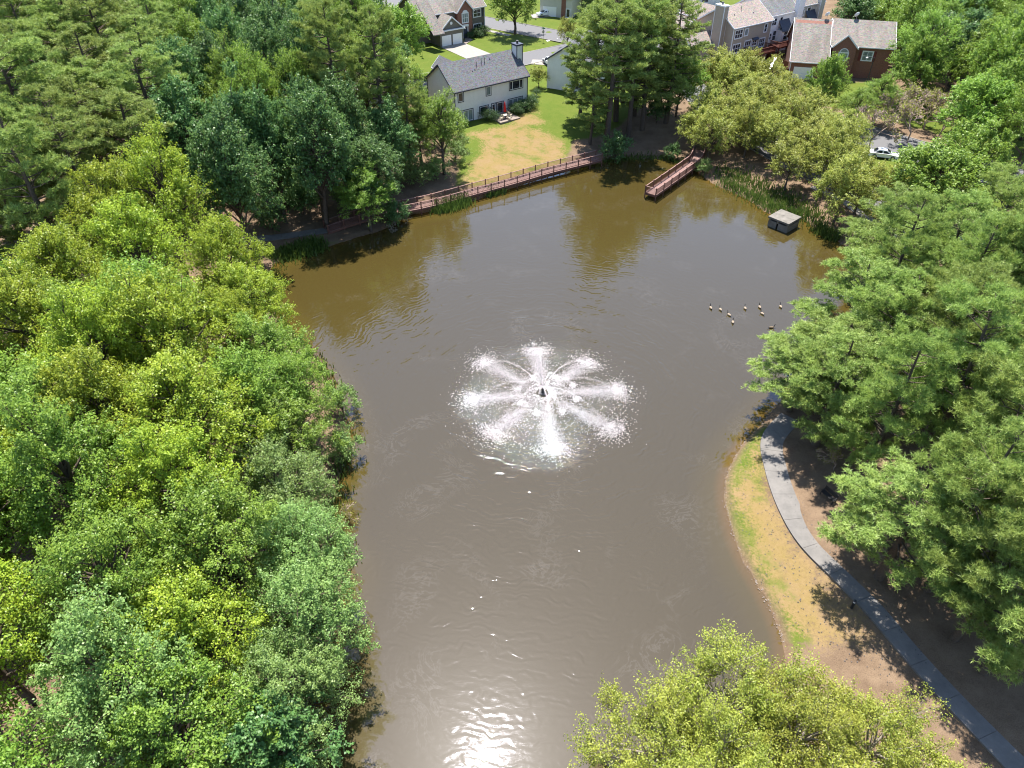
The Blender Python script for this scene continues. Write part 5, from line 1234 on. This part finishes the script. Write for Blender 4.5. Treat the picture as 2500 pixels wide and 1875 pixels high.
fill(['oak', 'shade'], [(1420, -120), (1660, -120), (1640, -30), (1420, -30)], (11, 14), (4.5, 5.5), 9.0, 'tree beyond street at top edge', 'trees beyond the street', 'broadleaf_tree')
fill(['pine'], [(2080, 640), (2200, 570), (2400, 510), (2620, 470), (2640, 1500), (2480, 1400), (2340, 1250), (2240, 1120), (2140, 1000), (2060, 880), (2040, 740)], (15, 20), (5.2, 6.2), 5.2, 'long needled pine in right bank stand', 'right bank pine stand', 'pine_tree')

# ------------------------------------------------------------------ reeds, low cover, shore stones
def reeds(name, px, n, h, label, spread=.8, mat='reed', wd=.05):
    rng = np.random.default_rng(len(px) * 7 + n); pts = [G(u, v) for u, v in px]; P_ = []
    for _ in range(n):
        k = rng.integers(0, len(pts) - 1) if len(pts) > 1 else 0; a = pts[k]; b_ = pts[min(k + 1, len(pts) - 1)]; t_ = rng.uniform(); q = a.lerp(b_, t_); P_.append((q.x + rng.normal(0, spread), q.y + rng.normal(0, spread)))
    P_ = np.array(P_); z = np.maximum(gz_np(P_[:, 0], P_[:, 1]), -.3); hh_v = h * rng.uniform(.5, 1.2, n); a = rng.uniform(0, 6.283, n); ln = rng.normal(0, .22, (n, 2)) * hh_v[:, None]
    w = wd; sx, sy = np.cos(a) * w, np.sin(a) * w
    b0 = np.c_[P_[:, 0] - sx, P_[:, 1] - sy, z]; b1 = np.c_[P_[:, 0] + sx, P_[:, 1] + sy, z]; m0 = np.c_[P_[:, 0] + ln[:, 0] * .4 + sx * .8, P_[:, 1] + ln[:, 1] * .4 + sy * .8, z + hh_v * .6]; m1 = m0 - np.c_[sx, sy, sx * 0] * 1.6; tp_ = np.c_[P_[:, 0] + ln[:, 0], P_[:, 1] + ln[:, 1], z + hh_v]
    V = np.stack([b0, b1, m0, m1, tp_], 1).reshape(-1, 3); i = np.arange(n)[:, None] * 5
    me = bpy.data.meshes.new(name); F3 = np.vstack([np.hstack([i, i + 1, i + 2]), np.hstack([i, i + 2, i + 3]), np.hstack([i + 3, i + 2, i + 4])])
    me = mesh_np(name, V, F3); me.materials.append(M[mat]); o = link(name, me); tag(o, label, 'reeds', None, 'stuff'); return o
reeds('reed_bed', [(1070, 518), (1105, 508), (1140, 496)], 1500, 1.5, 'tall green reeds at the water below the boardwalk', .7)
reeds('reed_bed', [(1190, 480), (1225, 470)], 350, 1.1, 'small tuft of reeds by the boardwalk middle', .5)
reeds('reed_bed', [(1760, 448), (1800, 465), (1840, 484), (1880, 508), (1920, 528), (1950, 530)], 1500, 1.15, 'strip of green reeds along the far right bank', .9)
reeds('reed_bed', [(1990, 560), (2040, 585)], 600, 1.2, 'reeds right of the concrete outlet box', .7)
reeds('ground_cover', [(700, 625), (740, 612), (775, 600)], 1800, 1.0, 'leafy weeds on the shaded bank at upper left', .9, wd=.08)
reeds('ground_cover', [(2000, 545), (1960, 515), (1900, 480), (1820, 440), (1760, 420)], 2200, .7, 'dry brown undergrowth on the far right slope', 1.6, 'reed', .07)
rng = np.random.default_rng(3)
seg = [(1895, 1000), (1855, 1038), (1808, 1088), (1771, 1161), (1769, 1231), (1787, 1304), (1819, 1380), (1852, 1434), (1895, 1521), (1910, 1570)]
ps = []
for (a, b_), (c_, d_) in zip(seg[:-1], seg[1:]):
    A_, B_ = P(a, b_), P(c_, d_)
    for _ in range(36): q = A_.lerp(B_, rng.uniform()); ps.append((q.x + rng.normal(.08, .13), q.y + rng.normal(0, .1), .06))
V, F_ = flecks(np.array(ps), rng.uniform(.02, .05, len(ps)) * rng.uniform(.5, 1.8, len(ps)), .45)
mm = mesh_np('shore_stones', V, F_); mm.materials.append(M['stone']); tag(link('shore_stones', mm), 'thin line of small stones along the right grass bank', 'stones', None, 'stuff')

rng = np.random.default_rng(9); ps = []
bank = [tuple(G(u, v)[:2]) for u, v in ((1850, 1050), (1778, 1165), (1780, 1235), (1800, 1305), (1860, 1430), (1910, 1540), (2110, 1640), (2300, 1780), (2420, 1800), (2200, 1500), (2030, 1330), (1930, 1180), (1900, 1050))]
bx0, bx1, by0, by1 = min(p[0] for p in bank), max(p[0] for p in bank), min(p[1] for p in bank), max(p[1] for p in bank)
cx, cy_ = rng.uniform(bx0, bx1, 1500), rng.uniform(by0, by1, 1500); k = inside(bank, cx, cy_); cx, cy_ = cx[k], cy_[k]
V, F_ = flecks(np.c_[cx, cy_, gz_np(cx, cy_) + .045], rng.uniform(.02, .06, len(cx)), .8)
mm = mesh_np('pine_cones', V, F_); mm.materials.append(M['dark_metal']); tag(link('pine_cones', mm), 'dark fallen pine cones scattered over the right bank', 'pine cones', None, 'stuff')
reeds('bank_weeds', [(692, 640), (660, 700), (665, 760), (720, 830), (780, 890), (828, 970)], 900, .8, 'green weeds along the upper left shoreline', .6, wd=.07)
reeds('bank_weeds', [(848, 1060), (830, 1190), (810, 1290), (838, 1390)], 900, .8, 'green weeds along the middle left shoreline', .7, wd=.06)
reeds('bank_weeds', [(1480, 396), (1550, 388), (1625, 388), (1680, 405)], 700, .7, 'shaded weeds along the bank below the shore pines', .6, wd=.07)
